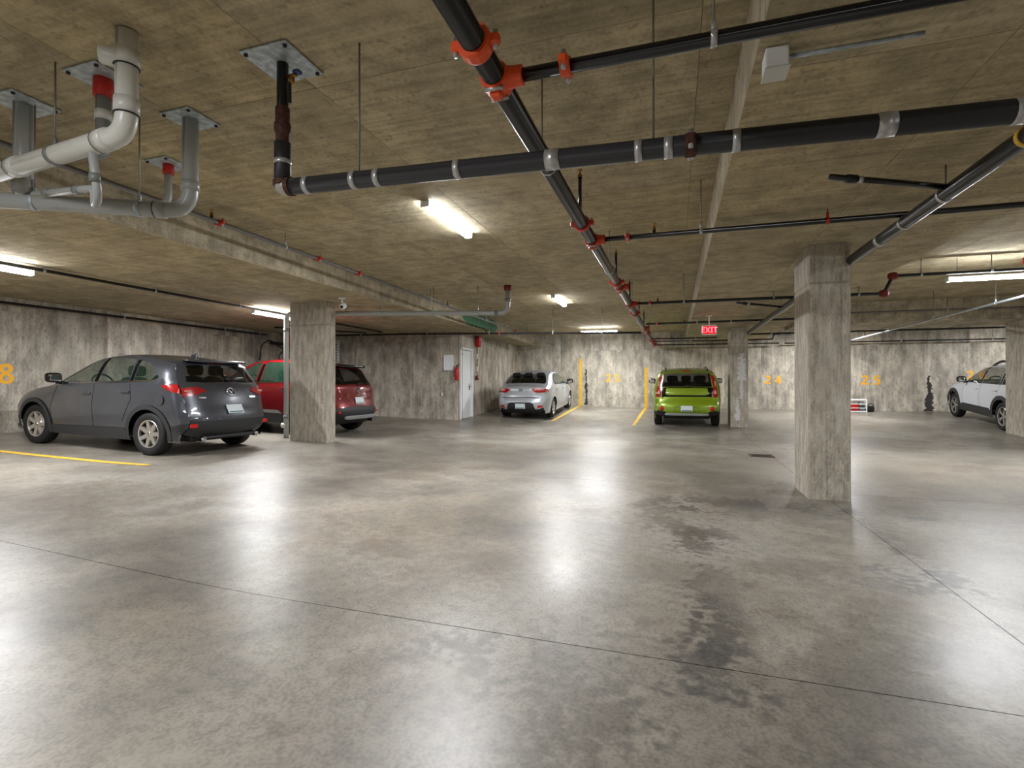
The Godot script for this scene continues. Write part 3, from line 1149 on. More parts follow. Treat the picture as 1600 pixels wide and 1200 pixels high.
func grey_car():
	var C := {
		"L": 4.28, "W": 1.765, "sill": 0.22, "wheel_y": 0.335, "tire_r": 0.332, "arch": 0.375, "rim_r": 0.215, "axles": [0.885, 3.455],
		"spokes": 7, "twin": false, "paint": M.grey_paint, "glass": M.glass, "glass_rear": M.glass_dark, "tumble": 0.36,
		"prof": [[0.16, 0.24], [0.05, 0.36], [0.0, 0.55], [0.03, 0.72], [0.14, 0.84], [0.42, 0.93], [0.85, 1.0], [1.22, 1.055], [1.6, 1.24], [2.0, 1.46], [2.35, 1.55], [2.75, 1.575], [3.2, 1.56], [3.6, 1.515], [3.78, 1.485], [3.84, 1.44], [3.93, 1.29], [4.05, 1.15], [4.1, 1.08], [4.16, 0.92], [4.2, 0.78], [4.26, 0.67], [4.28, 0.52], [4.24, 0.38], [4.1, 0.26]],
		"inset": [[0.0, 0.2], [0.4, 0.12], [1.2, 0.05], [2.4, 0.05], [3.6, 0.06], [3.9, 0.10], [4.28, 0.14]],
		"plan": [[0.0, 0.62], [0.25, 0.76], [0.6, 0.845], [1.2, 0.875], [2.6, 0.88], [3.5, 0.87], [4.0, 0.82], [4.28, 0.74]],
		"belt": [[0.0, 0.80], [1.2, 0.97], [3.4, 1.08], [4.28, 1.08]], "belt_y": 1.0, "wind": [1.26, 2.1], "seat_z": 2.35,
		"windows": [[[1.46, 1.055], [1.62, 1.16], [1.85, 1.31], [2.1, 1.43], [2.28, 1.47], [2.26, 1.095]], [[2.36, 1.10], [2.37, 1.475], [2.72, 1.485], [2.97, 1.47], [3.04, 1.14]], [[3.13, 1.145], [3.10, 1.455], [3.3, 1.42], [3.46, 1.34], [3.6, 1.2], [3.54, 1.16]]],
		"rear_glass": [[-0.56, 1.42], [0.56, 1.42], [0.66, 1.19], [0.4, 1.155], [-0.4, 1.155], [-0.66, 1.19]],
		"mirror": [1.52, 1.06], "handles": [[2.14, 0.905], [3.0, 0.965]],
		"gaps": [[[1.34, 0.34], [1.30, 0.62], [1.42, 1.0]], [[2.31, 0.34], [2.28, 0.7], [2.30, 1.06]], [[2.94, 0.50], [3.12, 0.85], [3.08, 1.09]]],
		"trims": [[[[1.44, 1.04], [2.3, 1.082], [3.06, 1.125], [3.58, 1.16]], 0.011, M.chrome], [[[2.31, 1.095], [2.325, 1.475]], 0.036, M.gloss_black], [[[3.085, 1.13], [3.05, 1.465]], 0.03, M.gloss_black]],
	}
	var cl: Material = M.cladding
	C.side_bits = [
		["arch_cladding", arc_ring(0.885, 0.335, 0.375, 0.445, -16, 190), cl, 0.014], ["arch_cladding", arc_ring(3.455, 0.335, 0.375, 0.445, -12, 196), cl, 0.014],
		["sill_cladding", poly([[1.325, 0.22], [1.335, 0.36], [3.0, 0.40], [3.015, 0.22]]), cl, 0.012],
		["bumper_cladding", poly([[3.9, 0.26], [3.905, 0.47], [4.27, 0.56], [4.3, 0.26]]), cl, 0.010],
		["front_cladding", poly([[0.0, 0.26], [0.02, 0.44], [0.43, 0.44], [0.44, 0.26]]), cl, 0.010],
		["tail_light", poly([[3.70, 1.085], [3.86, 1.11], [4.2, 1.11], [4.2, 0.95], [3.96, 0.98], [3.82, 1.02]]), M.tail, 0.012],
	]
	C.spine_bits = [
		["tail_light", [[0.42, 1.02], [0.56, 1.09], [0.9, 1.11], [0.9, 0.96], [0.62, 0.965]], M.tail, 0.012, true],
		["bumper_cladding", [[-0.9, 0.56], [0.9, 0.56], [0.9, 0.27], [-0.9, 0.27]], cl, 0.010, false],
		["high_brake_light", [[-0.16, 1.47], [0.16, 1.47], [0.16, 1.45], [-0.16, 1.45]], M.tail, 0.004, false],
	]
	var d := 6.62
	var xr := -7.69
	var xf := -10.26
	var xm := (xr + xf) * 0.5 - 0.03
	var root := make_car("hatchback_car", "dark grey compact hatchback parked nose-in beside a yellow floor line", C, V(xm, (floor_y(xr, d) + floor_y(xf, d)) * 0.5, d), PI / 2, pitch_on(xr, d, xf, d))
	var half: float = C.L * 0.5
	plate_of(C, root, 0.72)
	emblem(C, root, "wing", 1.0)
	badge(C, root, 0.46, 0.92, 4, 0.028)
	badge(C, root, -0.5, 0.92, 5, 0.026)
	wiper(C, root, 1.19, 0.38)
	fin(C, root, 3.35)
	var sp := begin()
	add_blob(sp, Vector3(0, 1.485, 3.80 - half), Vector3(1.12, 0.045, 0.22), 0.35)
	put(root, "roof_spoiler", done(sp), C.paint)
	for s in [-1.0, 1.0]:
		rear_box(C, root, "bumper_reflector", s * 0.66, 0.47, Vector3(0.2, 0.06, 0.02), M.reflector, 0.008, 0.4)
		var ex := put(root, "exhaust_tip", lathe(Vector3.ZERO, Vector3(0, 0, 1), [[0.034, -0.2], [0.04, 0.03], [0.043, 0.035], [0.036, 0.03], [0.034, -0.1], [0.0, -0.1]], 20), M.chrome)
		ex.position = Vector3(s * 0.52, 0.27, half - 0.12)
		rear_box(C, root, "light_lens", s * 0.68, 1.035, Vector3(0.16, 0.035, 0.02), M.tail_clear, 0.012, 0.6)
	put(root, "tow_valance", blob(Vector3(1.0, 0.05, 0.1), 0.4), M.plastic, Vector3(0, 0.29, half - 0.12))
	for s in [-1.0, 1.0]:
		var fx := side_x(C, 3.62, 0.86)
		put(root, "fuel_flap" if s > 0 else "quarter_trim", blob(Vector3(0.004, 0.15, 0.15), 0.9), C.paint, Vector3(s * (fx + 0.003), 0.86, 3.7 - half))

func red_car():
	var C := {
		"L": 4.36, "W": 1.82, "sill": 0.24, "wheel_y": 0.35, "tire_r": 0.345, "arch": 0.39, "rim_r": 0.225, "axles": [0.87, 3.53],
		"spokes": 5, "twin": true, "paint": M.red_paint, "glass": M.glass, "glass_rear": M.glass_dark, "tumble": 0.34,
		"prof": [[0.16, 0.26], [0.04, 0.4], [0.0, 0.6], [0.04, 0.78], [0.2, 0.92], [0.5, 1.0], [0.95, 1.06], [1.2, 1.1], [1.6, 1.35], [1.95, 1.55], [2.35, 1.63], [2.8, 1.64], [3.3, 1.62], [3.7, 1.57], [3.9, 1.53], [3.96, 1.48], [4.06, 1.32], [4.18, 1.16], [4.24, 1.1], [4.27, 0.95], [4.28, 0.80], [4.32, 0.66], [4.36, 0.58], [4.34, 0.42], [4.16, 0.28]],
		"inset": [[0.0, 0.2], [0.4, 0.12], [1.2, 0.05], [2.4, 0.05], [3.6, 0.06], [3.9, 0.10], [4.36, 0.14]],
		"plan": [[0.0, 0.66], [0.25, 0.79], [0.6, 0.87], [1.2, 0.9], [2.6, 0.905], [3.6, 0.9], [4.1, 0.85], [4.36, 0.78]],
		"belt": [[0.0, 0.82], [1.2, 1.02], [3.4, 1.08], [4.36, 1.06]], "belt_y": 1.05, "wind": [1.24, 2.05], "seat_z": 2.35,
		"windows": [[[1.44, 1.09], [1.62, 1.22], [1.85, 1.36], [2.08, 1.51], [2.26, 1.545], [2.25, 1.10]], [[2.36, 1.105], [2.37, 1.55], [2.8, 1.56], [3.06, 1.545], [3.16, 1.14]], [[3.25, 1.15], [3.18, 1.48], [3.42, 1.45], [3.62, 1.34], [3.72, 1.22]]],
		"rear_glass": [[-0.6, 1.46], [0.6, 1.46], [0.7, 1.17], [0.45, 1.13], [-0.45, 1.13], [-0.7, 1.17]],
		"mirror": [1.52, 1.1], "handles": [[2.12, 0.96], [3.06, 1.0]], "mirror_mat": M.red_paint,
		"gaps": [[[1.34, 0.45], [1.30, 0.7], [1.40, 1.05]], [[2.31, 0.45], [2.29, 0.8], [2.30, 1.09]], [[3.0, 0.60], [3.2, 0.95], [3.2, 1.13]]],
		"trims": [[[[2.31, 1.1], [2.325, 1.5]], 0.035, M.gloss_black], [[[3.21, 1.14], [3.14, 1.49]], 0.03, M.gloss_black], [[[1.42, 1.075], [2.3, 1.088], [3.2, 1.13], [3.74, 1.2]], 0.012, M.chrome]],
	}
	var cl: Material = M.cladding
	C.side_bits = [
		["arch_cladding", arc_ring(0.87, 0.35, 0.39, 0.50, -20, 200), cl, 0.016], ["arch_cladding", arc_ring(3.53, 0.35, 0.39, 0.50, -20, 200), cl, 0.016],
		["sill_cladding", poly([[1.37, 0.24], [1.36, 0.44], [3.03, 0.44], [3.02, 0.24]]), cl, 0.012],
		["sill_trim", poly([[1.40, 0.45], [1.50, 0.52], [2.9, 0.52], [3.0, 0.45]]), M.skid, 0.014],
		["bumper_cladding", poly([[4.03, 0.28], [4.03, 0.6], [4.34, 0.64], [4.4, 0.28]]), cl, 0.012],
		["tail_light", poly([[4.0, 1.0], [4.1, 1.06], [4.3, 1.06], [4.3, 0.98]]), M.tail, 0.010],
	]
	C.spine_bits = [
		["bumper_cladding", [[-0.92, 0.64], [0.92, 0.64], [0.92, 0.29], [-0.92, 0.29]], cl, 0.012, false],
		["tail_light", [[0.55, 1.0], [0.6, 1.05], [0.92, 1.05], [0.92, 0.98]], M.tail, 0.010, true],
	]
	var d := 9.9
	var xr := -7.58
	var xf := -10.24
	var xm := (xr + xf) * 0.5 + 0.02
	var root := make_car("crossover_car", "red crossover parked behind the wide column, black lower bumper", C, V(xm, (floor_y(xr, d) + floor_y(xf, d)) * 0.5, d), PI / 2, pitch_on(xr, d, xf, d))
	var half: float = C.L * 0.5
	plate_of(C, root, 0.76)
	emblem(C, root, "slant", 1.0)
	badge(C, root, 0.0, 0.885, 4, 0.035)
	wiper(C, root, 1.12, 0.4)
	fin(C, root, 3.4)
	var sp := begin()
	add_blob(sp, Vector3(0, 1.525, 3.94 - half), Vector3(1.22, 0.06, 0.24), 0.35)
	put(root, "roof_spoiler", done(sp), M.gloss_black)
	put(root, "skid_plate", blob(Vector3(1.1, 0.09, 0.1), 0.35), M.skid, Vector3(0, 0.40, half - 0.035))
	for s in [-1.0, 1.0]:
		rear_box(C, root, "bumper_reflector", s * 0.66, 0.52, Vector3(0.16, 0.04, 0.02), M.reflector, 0.008, 0.4)

func silver_car():
	var C := {
		"L": 4.37, "W": 1.72, "sill": 0.2, "wheel_y": 0.315, "tire_r": 0.312, "arch": 0.35, "rim_r": 0.2, "axles": [0.86, 3.43],
		"spokes": 6, "twin": false, "paint": M.silver_paint, "glass": M.glass, "glass_rear": M.glass_dark, "tumble": 0.38,
		"prof": [[0.16, 0.22], [0.05, 0.32], [0.0, 0.5], [0.06, 0.66], [0.3, 0.8], [0.8, 0.91], [1.15, 0.98], [1.55, 1.2], [1.95, 1.38], [2.4, 1.45], [2.85, 1.44], [3.2, 1.385], [3.5, 1.27], [3.82, 1.095], [3.95, 1.06], [4.2, 1.045], [4.26, 1.02], [4.29, 0.9], [4.28, 0.76], [4.31, 0.68], [4.36, 0.6], [4.37, 0.48], [4.33, 0.34], [4.2, 0.23]],
		"inset": [[0.0, 0.2], [0.4, 0.12], [1.2, 0.05], [2.4, 0.05], [3.4, 0.05], [4.0, 0.07], [4.37, 0.15]],
		"plan": [[0.0, 0.6], [0.25, 0.74], [0.6, 0.825], [1.2, 0.855], [2.6, 0.86], [3.5, 0.845], [4.0, 0.80], [4.37, 0.70]],
		"belt": [[0.0, 0.76], [1.2, 0.9], [3.4, 0.97], [4.37, 0.97]], "belt_y": 0.95, "wind": [1.18, 2.05], "seat_z": 2.3,
		"windows": [[[1.40, 0.965], [1.6, 1.1], [1.85, 1.24], [2.05, 1.32], [2.26, 1.355], [2.24, 0.99]], [[2.33, 0.995], [2.34, 1.36], [2.7, 1.36], [3.0, 1.31], [3.2, 1.22], [3.32, 1.1], [3.2, 1.03]]],
		"rear_glass": [[-0.54, 1.375], [0.54, 1.375], [0.66, 1.16], [0.62, 1.115], [-0.62, 1.115], [-0.66, 1.16]],
		"mirror": [1.5, 0.97], "handles": [[2.1, 0.86], [3.05, 0.89]],
		"gaps": [[[1.30, 0.3], [1.27, 0.6], [1.36, 0.93]], [[2.28, 0.28], [2.27, 0.7], [2.28, 0.98]], [[2.98, 0.42], [3.16, 0.75], [3.24, 1.02]]],
		"trims": [[[[2.285, 0.99], [2.30, 1.36]], 0.032, M.gloss_black]],
	}
	C.side_bits = [["tail_light", poly([[4.0, 0.86], [4.02, 0.96], [4.35, 0.98], [4.35, 0.84]]), M.tail, 0.010]]
	C.spine_bits = [
		["tail_light", [[0.34, 0.93], [0.42, 0.99], [0.9, 0.99], [0.9, 0.84], [0.5, 0.84]], M.tail, 0.012, true],
		["bumper_insert", [[-0.46, 0.30], [-0.40, 0.52], [-0.32, 0.56], [0.32, 0.56], [0.40, 0.52], [0.46, 0.30]], M.plastic, 0.004, false],
		["lower_lip", [[-0.82, 0.295], [0.82, 0.295], [0.8, 0.235], [-0.8, 0.235]], M.black, 0.004, false],
		["bumper_reflector", [[0.50, 0.36], [0.55, 0.46], [0.9, 0.43], [0.9, 0.36]], M.reflector, 0.006, true],
	]
	var x := -4.5
	var dr := 15.9
	var df := 18.47
	var root := make_car("sedan_car", "silver sedan parked nose-in against the back wall next to the white door", C, V(x, (floor_y(x, dr) + floor_y(x, df)) * 0.5, (dr + df) * 0.5 - 0.04), 0.0, pitch_on(x, dr, x, df))
	plate_of(C, root, 0.45)
	emblem(C, root, "oval", 0.93)
	mast(C, root, 3.0, 0.16)
	for s in [-1.0, 1.0]:
		rear_box(C, root, "light_lens", s * 0.56, 0.945, Vector3(0.2, 0.04, 0.02), M.tail_clear, 0.012, 0.6)
	rear_box(C, root, "bumper_groove", 0.0, 0.705, Vector3(1.2, 0.02, 0.012), M.plastic, 0.0, 0.3)

func green_car():
	var C := {
		"L": 4.14, "W": 1.80, "sill": 0.24, "wheel_y": 0.335, "tire_r": 0.33, "arch": 0.37, "rim_r": 0.22, "axles": [0.84, 3.41],
		"spokes": 5, "twin": false, "paint": M.green_paint, "glass": M.glass, "glass_rear": M.glass_dark, "tumble": 0.24,
		"prof": [[0.16, 0.26], [0.05, 0.38], [0.0, 0.6], [0.03, 0.8], [0.18, 0.94], [0.6, 1.02], [1.0, 1.08], [1.45, 1.38], [1.75, 1.54], [2.1, 1.6], [2.8, 1.61], [3.5, 1.58], [3.78, 1.55], [3.84, 1.5], [3.89, 1.3], [3.95, 1.1], [3.99, 0.98], [4.0, 0.86], [4.03, 0.78], [4.1, 0.7], [4.14, 0.58], [4.12, 0.42], [3.98, 0.28]],
		"inset": [[0.0, 0.18], [0.4, 0.10], [1.2, 0.05], [2.4, 0.05], [3.6, 0.06], [3.9, 0.10], [4.14, 0.13]],
		"plan": [[0.0, 0.68], [0.25, 0.8], [0.6, 0.87], [1.2, 0.895], [2.6, 0.9], [3.4, 0.9], [3.9, 0.86], [4.14, 0.8]],
		"belt": [[0.0, 0.8], [1.2, 0.98], [3.4, 1.06], [4.14, 1.08]], "belt_y": 1.02, "wind": [1.06, 1.85], "seat_z": 2.3,
		"windows": [[[1.35, 1.08], [1.6, 1.3], [1.85, 1.46], [2.2, 1.5], [2.2, 1.09]], [[2.28, 1.095], [2.28, 1.50], [3.0, 1.49], [3.02, 1.14]], [[3.12, 1.15], [3.11, 1.47], [3.4, 1.43], [3.5, 1.22]]],
		"rear_glass": [[-0.6, 1.515], [0.6, 1.515], [0.665, 1.14], [-0.665, 1.14]],
		"mirror": [1.45, 1.08], "handles": [[2.08, 0.93], [2.95, 0.98]],
	}
	C.side_bits = [["arch_cladding", arc_ring(0.84, 0.335, 0.37, 0.43, -16, 196), M.plastic, 0.012], ["arch_cladding", arc_ring(3.41, 0.335, 0.37, 0.43, -16, 196), M.plastic, 0.012], ["bumper_cladding", poly([[3.86, 0.27], [3.86, 0.45], [4.16, 0.45], [4.16, 0.27]]), M.plastic, 0.010]]
	C.spine_bits = [
		["tail_light", [[0.61, 1.5], [0.78, 1.42], [0.9, 1.02], [0.9, 0.86], [0.70, 0.85], [0.665, 1.0], [0.70, 1.12], [0.66, 1.3]], M.tail, 0.012, true],
		["tailgate_trim", [[-0.66, 1.13], [0.66, 1.13], [0.72, 1.12], [0.65, 0.99], [0.66, 0.86], [-0.66, 0.86], [-0.65, 0.99], [-0.72, 1.12]], M.gloss_black, 0.0, false],
		["bumper_cladding", [[-0.9, 0.45], [-0.6, 0.45], [-0.5, 0.37], [0.5, 0.37], [0.6, 0.45], [0.9, 0.45], [0.9, 0.28], [-0.9, 0.28]], M.plastic, 0.010, false],
		["plate_recess", [[-0.36, 0.46], [-0.32, 0.60], [0.32, 0.60], [0.36, 0.46]], M.green_paint, -0.02, false],
	]
	var x := 0.3
	var dr := 15.6
	var df := 18.17
	var root := make_car("boxy_car", "lime green boxy hatchback parked nose-in between yellow stripe and column", C, V(x, (floor_y(x, dr) + floor_y(x, df)) * 0.5, (dr + df) * 0.5 + 0.06), 0.0, pitch_on(x, dr, x, df))
	var half: float = C.L * 0.5
	plate_of(C, root, 0.55)
	var gp := begin()
	spine_skin(C, gp, rear_poly(C, [[-0.54, 1.095], [0.54, 1.095], [0.56, 0.93], [0.5, 0.91], [-0.5, 0.91], [-0.56, 0.93]]), [], 0.03, 0.08)
	put(root, "tailgate_panel", done(gp), M.green_paint)
	emblem(C, root, "oval", 1.04)
	wiper(C, root, 1.16, 0.36)
	mast(C, root, 3.5, 0.2)
	put(root, "skid_plate", blob(Vector3(1.16, 0.07, 0.09), 0.35), M.skid, Vector3(0, 0.385, half - 0.02))
	rear_box(C, root, "high_brake_light", 0.0, 1.555, Vector3(0.26, 0.03, 0.03), M.tail, 0.02, 0.4)
	for s in [-1.0, 1.0]:
		var rf := put(root, "bumper_reflector", lathe(Vector3.ZERO, Vector3(0, 0, 1), [[0.062, -0.02], [0.06, 0.01], [0.0, 0.016]], 20), M.reflector)
		rf.transform = Transform3D(rear_tilt(C, 0.56), on_rear(C, s * 0.66, 0.545, 0.006))
		rear_box(C, root, "light_lens", s * 0.735, 1.0, Vector3(0.07, 0.1, 0.02), M.tail_clear, 0.012, 0.6)
		rear_box(C, root, "light_lens", s * 0.745, 1.24, Vector3(0.035, 0.16, 0.02), M.tail_clear, 0.012, 0.6)
		put(root, "roof_rail", tube(bend([Vector3(s * 0.58, 1.54, 1.9 - half), Vector3(s * 0.58, 1.62, 2.1 - half), Vector3(s * 0.57, 1.62, 3.3 - half), Vector3(s * 0.57, 1.55, 3.5 - half)], 0.1), 0.016, 8), M.black)

func white_car():
	var C := {
		"L": 4.87, "W": 1.875, "sill": 0.27, "wheel_y": 0.36, "tire_r": 0.352, "arch": 0.405, "rim_r": 0.235, "axles": [0.96, 3.71],
		"spokes": 5, "twin": true, "paint": M.white_paint, "glass": M.glass, "glass_rear": M.glass_dark, "tumble": 0.34,
		"prof": [[0.16, 0.3], [0.04, 0.42], [0.0, 0.62], [0.05, 0.82], [0.25, 0.95], [0.7, 1.02], [1.25, 1.08], [1.5, 1.14], [1.9, 1.38], [2.25, 1.54], [2.6, 1.61], [3.2, 1.62], [3.9, 1.59], [4.3, 1.54], [4.4, 1.48], [4.6, 1.2], [4.72, 1.08], [4.75, 0.9], [4.8, 0.75], [4.87, 0.62], [4.84, 0.44], [4.66, 0.3]],
		"inset": [[0.0, 0.2], [0.4, 0.12], [1.2, 0.05], [2.4, 0.05], [4.2, 0.06], [4.87, 0.14]],
		"plan": [[0.0, 0.68], [0.25, 0.82], [0.6, 0.9], [1.2, 0.93], [2.6, 0.937], [4.0, 0.93], [4.6, 0.88], [4.87, 0.8]],
		"belt": [[0.0, 0.84], [1.2, 1.0], [3.9, 1.08], [4.87, 1.06]], "belt_y": 1.05, "wind": [1.52, 2.35], "seat_z": 2.65,
		"windows": [[[1.72, 1.09], [1.95, 1.26], [2.2, 1.43], [2.42, 1.51], [2.56, 1.52], [2.55, 1.10]], [[2.65, 1.105], [2.66, 1.53], [3.2, 1.54], [3.48, 1.53], [3.56, 1.13]], [[3.66, 1.135], [3.6, 1.53], [4.0, 1.5], [4.25, 1.36], [4.35, 1.2]]],
		"rear_glass": [[-0.6, 1.44], [0.6, 1.44], [0.68, 1.14], [-0.68, 1.14]],
		"mirror": [1.8, 1.1], "handles": [[2.4, 0.94], [3.42, 0.97]],
		"gaps": [[[1.62, 0.5], [1.56, 0.75], [1.68, 1.06]], [[2.6, 0.5], [2.58, 0.8], [2.60, 1.09]], [[3.35, 0.62], [3.55, 0.95], [3.6, 1.12]]],
		"trims": [[[[2.6, 1.1], [2.61, 1.53]], 0.04, M.gloss_black], [[[3.61, 1.13], [3.55, 1.53]], 0.035, M.gloss_black]],
	}
	var cl: Material = M.cladding
	C.side_bits = [
		["arch_cladding", arc_ring(0.96, 0.36, 0.405, 0.505, -22, 205), cl, 0.016], ["arch_cladding", arc_ring(3.71, 0.36, 0.405, 0.505, -22, 200), cl, 0.016],
		["sill_cladding", poly([[1.44, 0.27], [1.42, 0.42], [1.62, 0.49], [3.1, 0.49], [3.2, 0.40], [3.2, 0.27]]), cl, 0.014],
		["front_cladding", poly([[0.0, 0.3], [0.0, 0.55], [0.1, 0.62], [0.5, 0.5], [0.5, 0.3]]), cl, 0.012],
		["headlight", poly([[0.12, 0.80], [0.24, 0.88], [0.52, 0.93], [0.46, 0.86], [0.3, 0.78]]), M.glass_dark, 0.010],
	]
	C.spine_bits = [["bumper_cladding", [[-0.92, 0.6], [0.92, 0.6], [0.92, 0.31], [-0.92, 0.31]], cl, 0.012, false]]
	var x := 8.72
	var dr := 15.75
	var df := 18.5
	var root := make_car("wagon_car", "white raised wagon with black cladding parked behind a column", C, V(x, (floor_y(x, dr) + floor_y(x, df)) * 0.5, (dr + df) * 0.5 - 0.1), -0.07, pitch_on(x, dr, x, df))
	var half: float = C.L * 0.5
	for s in [-1.0, 1.0]:
		put(root, "roof_rail", tube(bend([Vector3(s * 0.62, 1.56, 2.5 - half), Vector3(s * 0.62, 1.69, 2.85 - half), Vector3(s * 0.61, 1.70, 4.0 - half), Vector3(s * 0.60, 1.55, 4.3 - half)], 0.15), 0.03, 10), M.black)
	plate_of(C, root, 0.85)
# ------------------------------------------------------------------ pipes
func along(pts: Array, t: float) -> Array:
	# point and direction a distance t along the path
	for i in pts.size() - 1:
		var l: float = pts[i].distance_to(pts[i + 1])
		if t <= l or i == pts.size() - 2:
			return [pts[i].lerp(pts[i + 1], clampf(t / l, 0, 1)), (pts[i + 1] - pts[i]).normalized()]
		t -= l
	return [pts[0], Vector3.RIGHT]

func pipe(called: String, label: String, pts: Array, r: float, m: Material, category := "pipe", elbow := 0.12, group := "") -> Dictionary:
	var at: Vector3 = pts[0]
	var root := thing(called, label, category, at, 0.0, group)
	var loc := []
	for p in pts:
		loc.append(p - at)
	put(root, "pipe_run", tube(bend(loc, elbow), r, 18), m)
	return {"root": root, "at": at, "r": r, "pts": pts}

func hang(p: Dictionary, x: float, y: float, d: float, m: Material = null, ring := true, axis := Vector3.ZERO):
	# rod from the ceiling down to the pipe at this place
	var r: float = p.r
	var q := V(x, y, d)
	var top := ceil_y(x, d) + 0.01
	var st := begin()
	add_tube(st, [q - p.at + Vector3(0, r, 0), Vector3(q.x, top, q.z) - p.at], 0.006, 6)
	put(p.root, "hanger_rod", done(st), M.rod)
	if ring:
		var dir: Vector3 = axis
		if dir == Vector3.ZERO:
			dir = (p.pts[1] - p.pts[0]).normalized()
		var c: Vector3 = q - p.at
		var rg := begin()
		add_lathe(rg, c, dir, [[r + 0.001, -0.014], [r + 0.006, -0.014], [r + 0.006, 0.014], [r + 0.001, 0.014]], 20)
		add_cbox(rg, c + Vector3(0, r + 0.025, 0), Vector3(0.022, 0.05, 0.022), 0.004)
		put(p.root, "hanger_ring", done(rg), m if m else M.galv)

func clamp_ring(p: Dictionary, q: Vector3, dir: Vector3, m: Material, w := 0.055, grow := 0.016, bolts := true):
	# two-part grooved coupling with bolted ears
	var c: Vector3 = q - p.at
	var r: float = p.r
	var st := begin(false)
	add_lathe(st, c, dir, [[r, -w * 0.5], [r + grow * 0.7, -w * 0.5], [r + grow, -w * 0.3], [r + grow, w * 0.3], [r + grow * 0.7, w * 0.5], [r, w * 0.5]], 24)
	var side := dir.cross(Vector3.UP).normalized() if absf(dir.y) < 0.9 else Vector3.RIGHT
	if bolts:
		for s in [-1.0, 1.0]:
			add_cbox(st, c + side * s * (r + grow + 0.012), Vector3(0.045, 0.05, 0.045), 0.01)
	var o := put(p.root, "coupling", done(st), m)
	if bolts:
		for s in [-1.0, 1.0]:
			put(o, "bolt", lathe(c + side * s * (r + grow + 0.014), Vector3.UP, [[0.0, -0.042], [0.012, -0.042], [0.012, 0.042], [0.0, 0.042]], 8), M.bolt)

func band(p: Dictionary, q: Vector3, dir: Vector3, m: Material, w := 0.05, grow := 0.002, called := "tape_band"):
	var r: float = p.r
	var c: Vector3 = q - p.at
	put(p.root, called, lathe(c, dir, [[r - 0.002, -w * 0.5], [r + grow, -w * 0.5], [r + grow, w * 0.5], [r - 0.002, w * 0.5]], 24), m)

func tee(p: Dictionary, q: Vector3, dir: Vector3, arm: Vector3, br: float, m: Material):
	# saddle tee on the main with an outlet for a branch
	var r: float = p.r
	var c: Vector3 = q - p.at
	var st := begin(false)
	add_lathe(st, c, dir, [[r, -0.06], [r + 0.012, -0.06], [r + 0.018, -0.03], [r + 0.018, 0.03], [r + 0.012, 0.06], [r, 0.06]], 24)
	add_lathe(st, c, arm, [[br + 0.03, r * 0.6], [br + 0.02, r + 0.045], [br + 0.02, r + 0.075], [br, r + 0.08]], 20)
	add_cbox(st, c + Vector3(0, -r - 0.02, 0), Vector3(0.06, 0.035, 0.06), 0.01)
	var o := put(p.root, "tee_saddle", done(st), m)
	for s in [-1.0, 1.0]:
		put(o, "bolt", lathe(c + dir * s * 0.045 + Vector3(0, -r - 0.01, 0), arm, [[0.0, -0.045], [0.012, -0.045], [0.012, 0.045], [0.0, 0.045]], 8), M.bolt)

func sprig(p: Dictionary, q: Vector3, h: float):
	# short upright pipe with a sprinkler head
	var c: Vector3 = q - p.at
	var st := begin()
	add_tube(st, [c, c + Vector3(0, h, 0)], 0.016, 10)
	var o := put(p.root, "sprig", done(st), M.black_pipe)
	var hd := begin()
	add_lathe(hd, c + Vector3(0, h, 0), Vector3.UP, [[0.02, 0.0], [0.02, 0.02], [0.01, 0.03], [0.008, 0.06], [0.026, 0.062], [0.026, 0.066], [0.0, 0.066]], 12)
	put(o, "sprinkler_head", done(hd), M.brass)

func branch(label: String, pts: Array, r: float, hangs: Array, heads: Array, joint: Material) -> Dictionary:
	var p := pipe("sprinkler_branch", label, pts, r, M.black_pipe, "pipe", 0.07)
	var a: Vector3 = pts[0]
	clamp_ring(p, a + Vector3(0.26, 0, 0), Vector3.RIGHT, joint, 0.05, 0.012, true)
	for h in hangs:
		hang(p, h, a.y, -a.z, M.tape, true, Vector3.RIGHT)
	for h in heads:
		sprig(p, Vector3(h, a.y, a.z), 0.05)
	return p

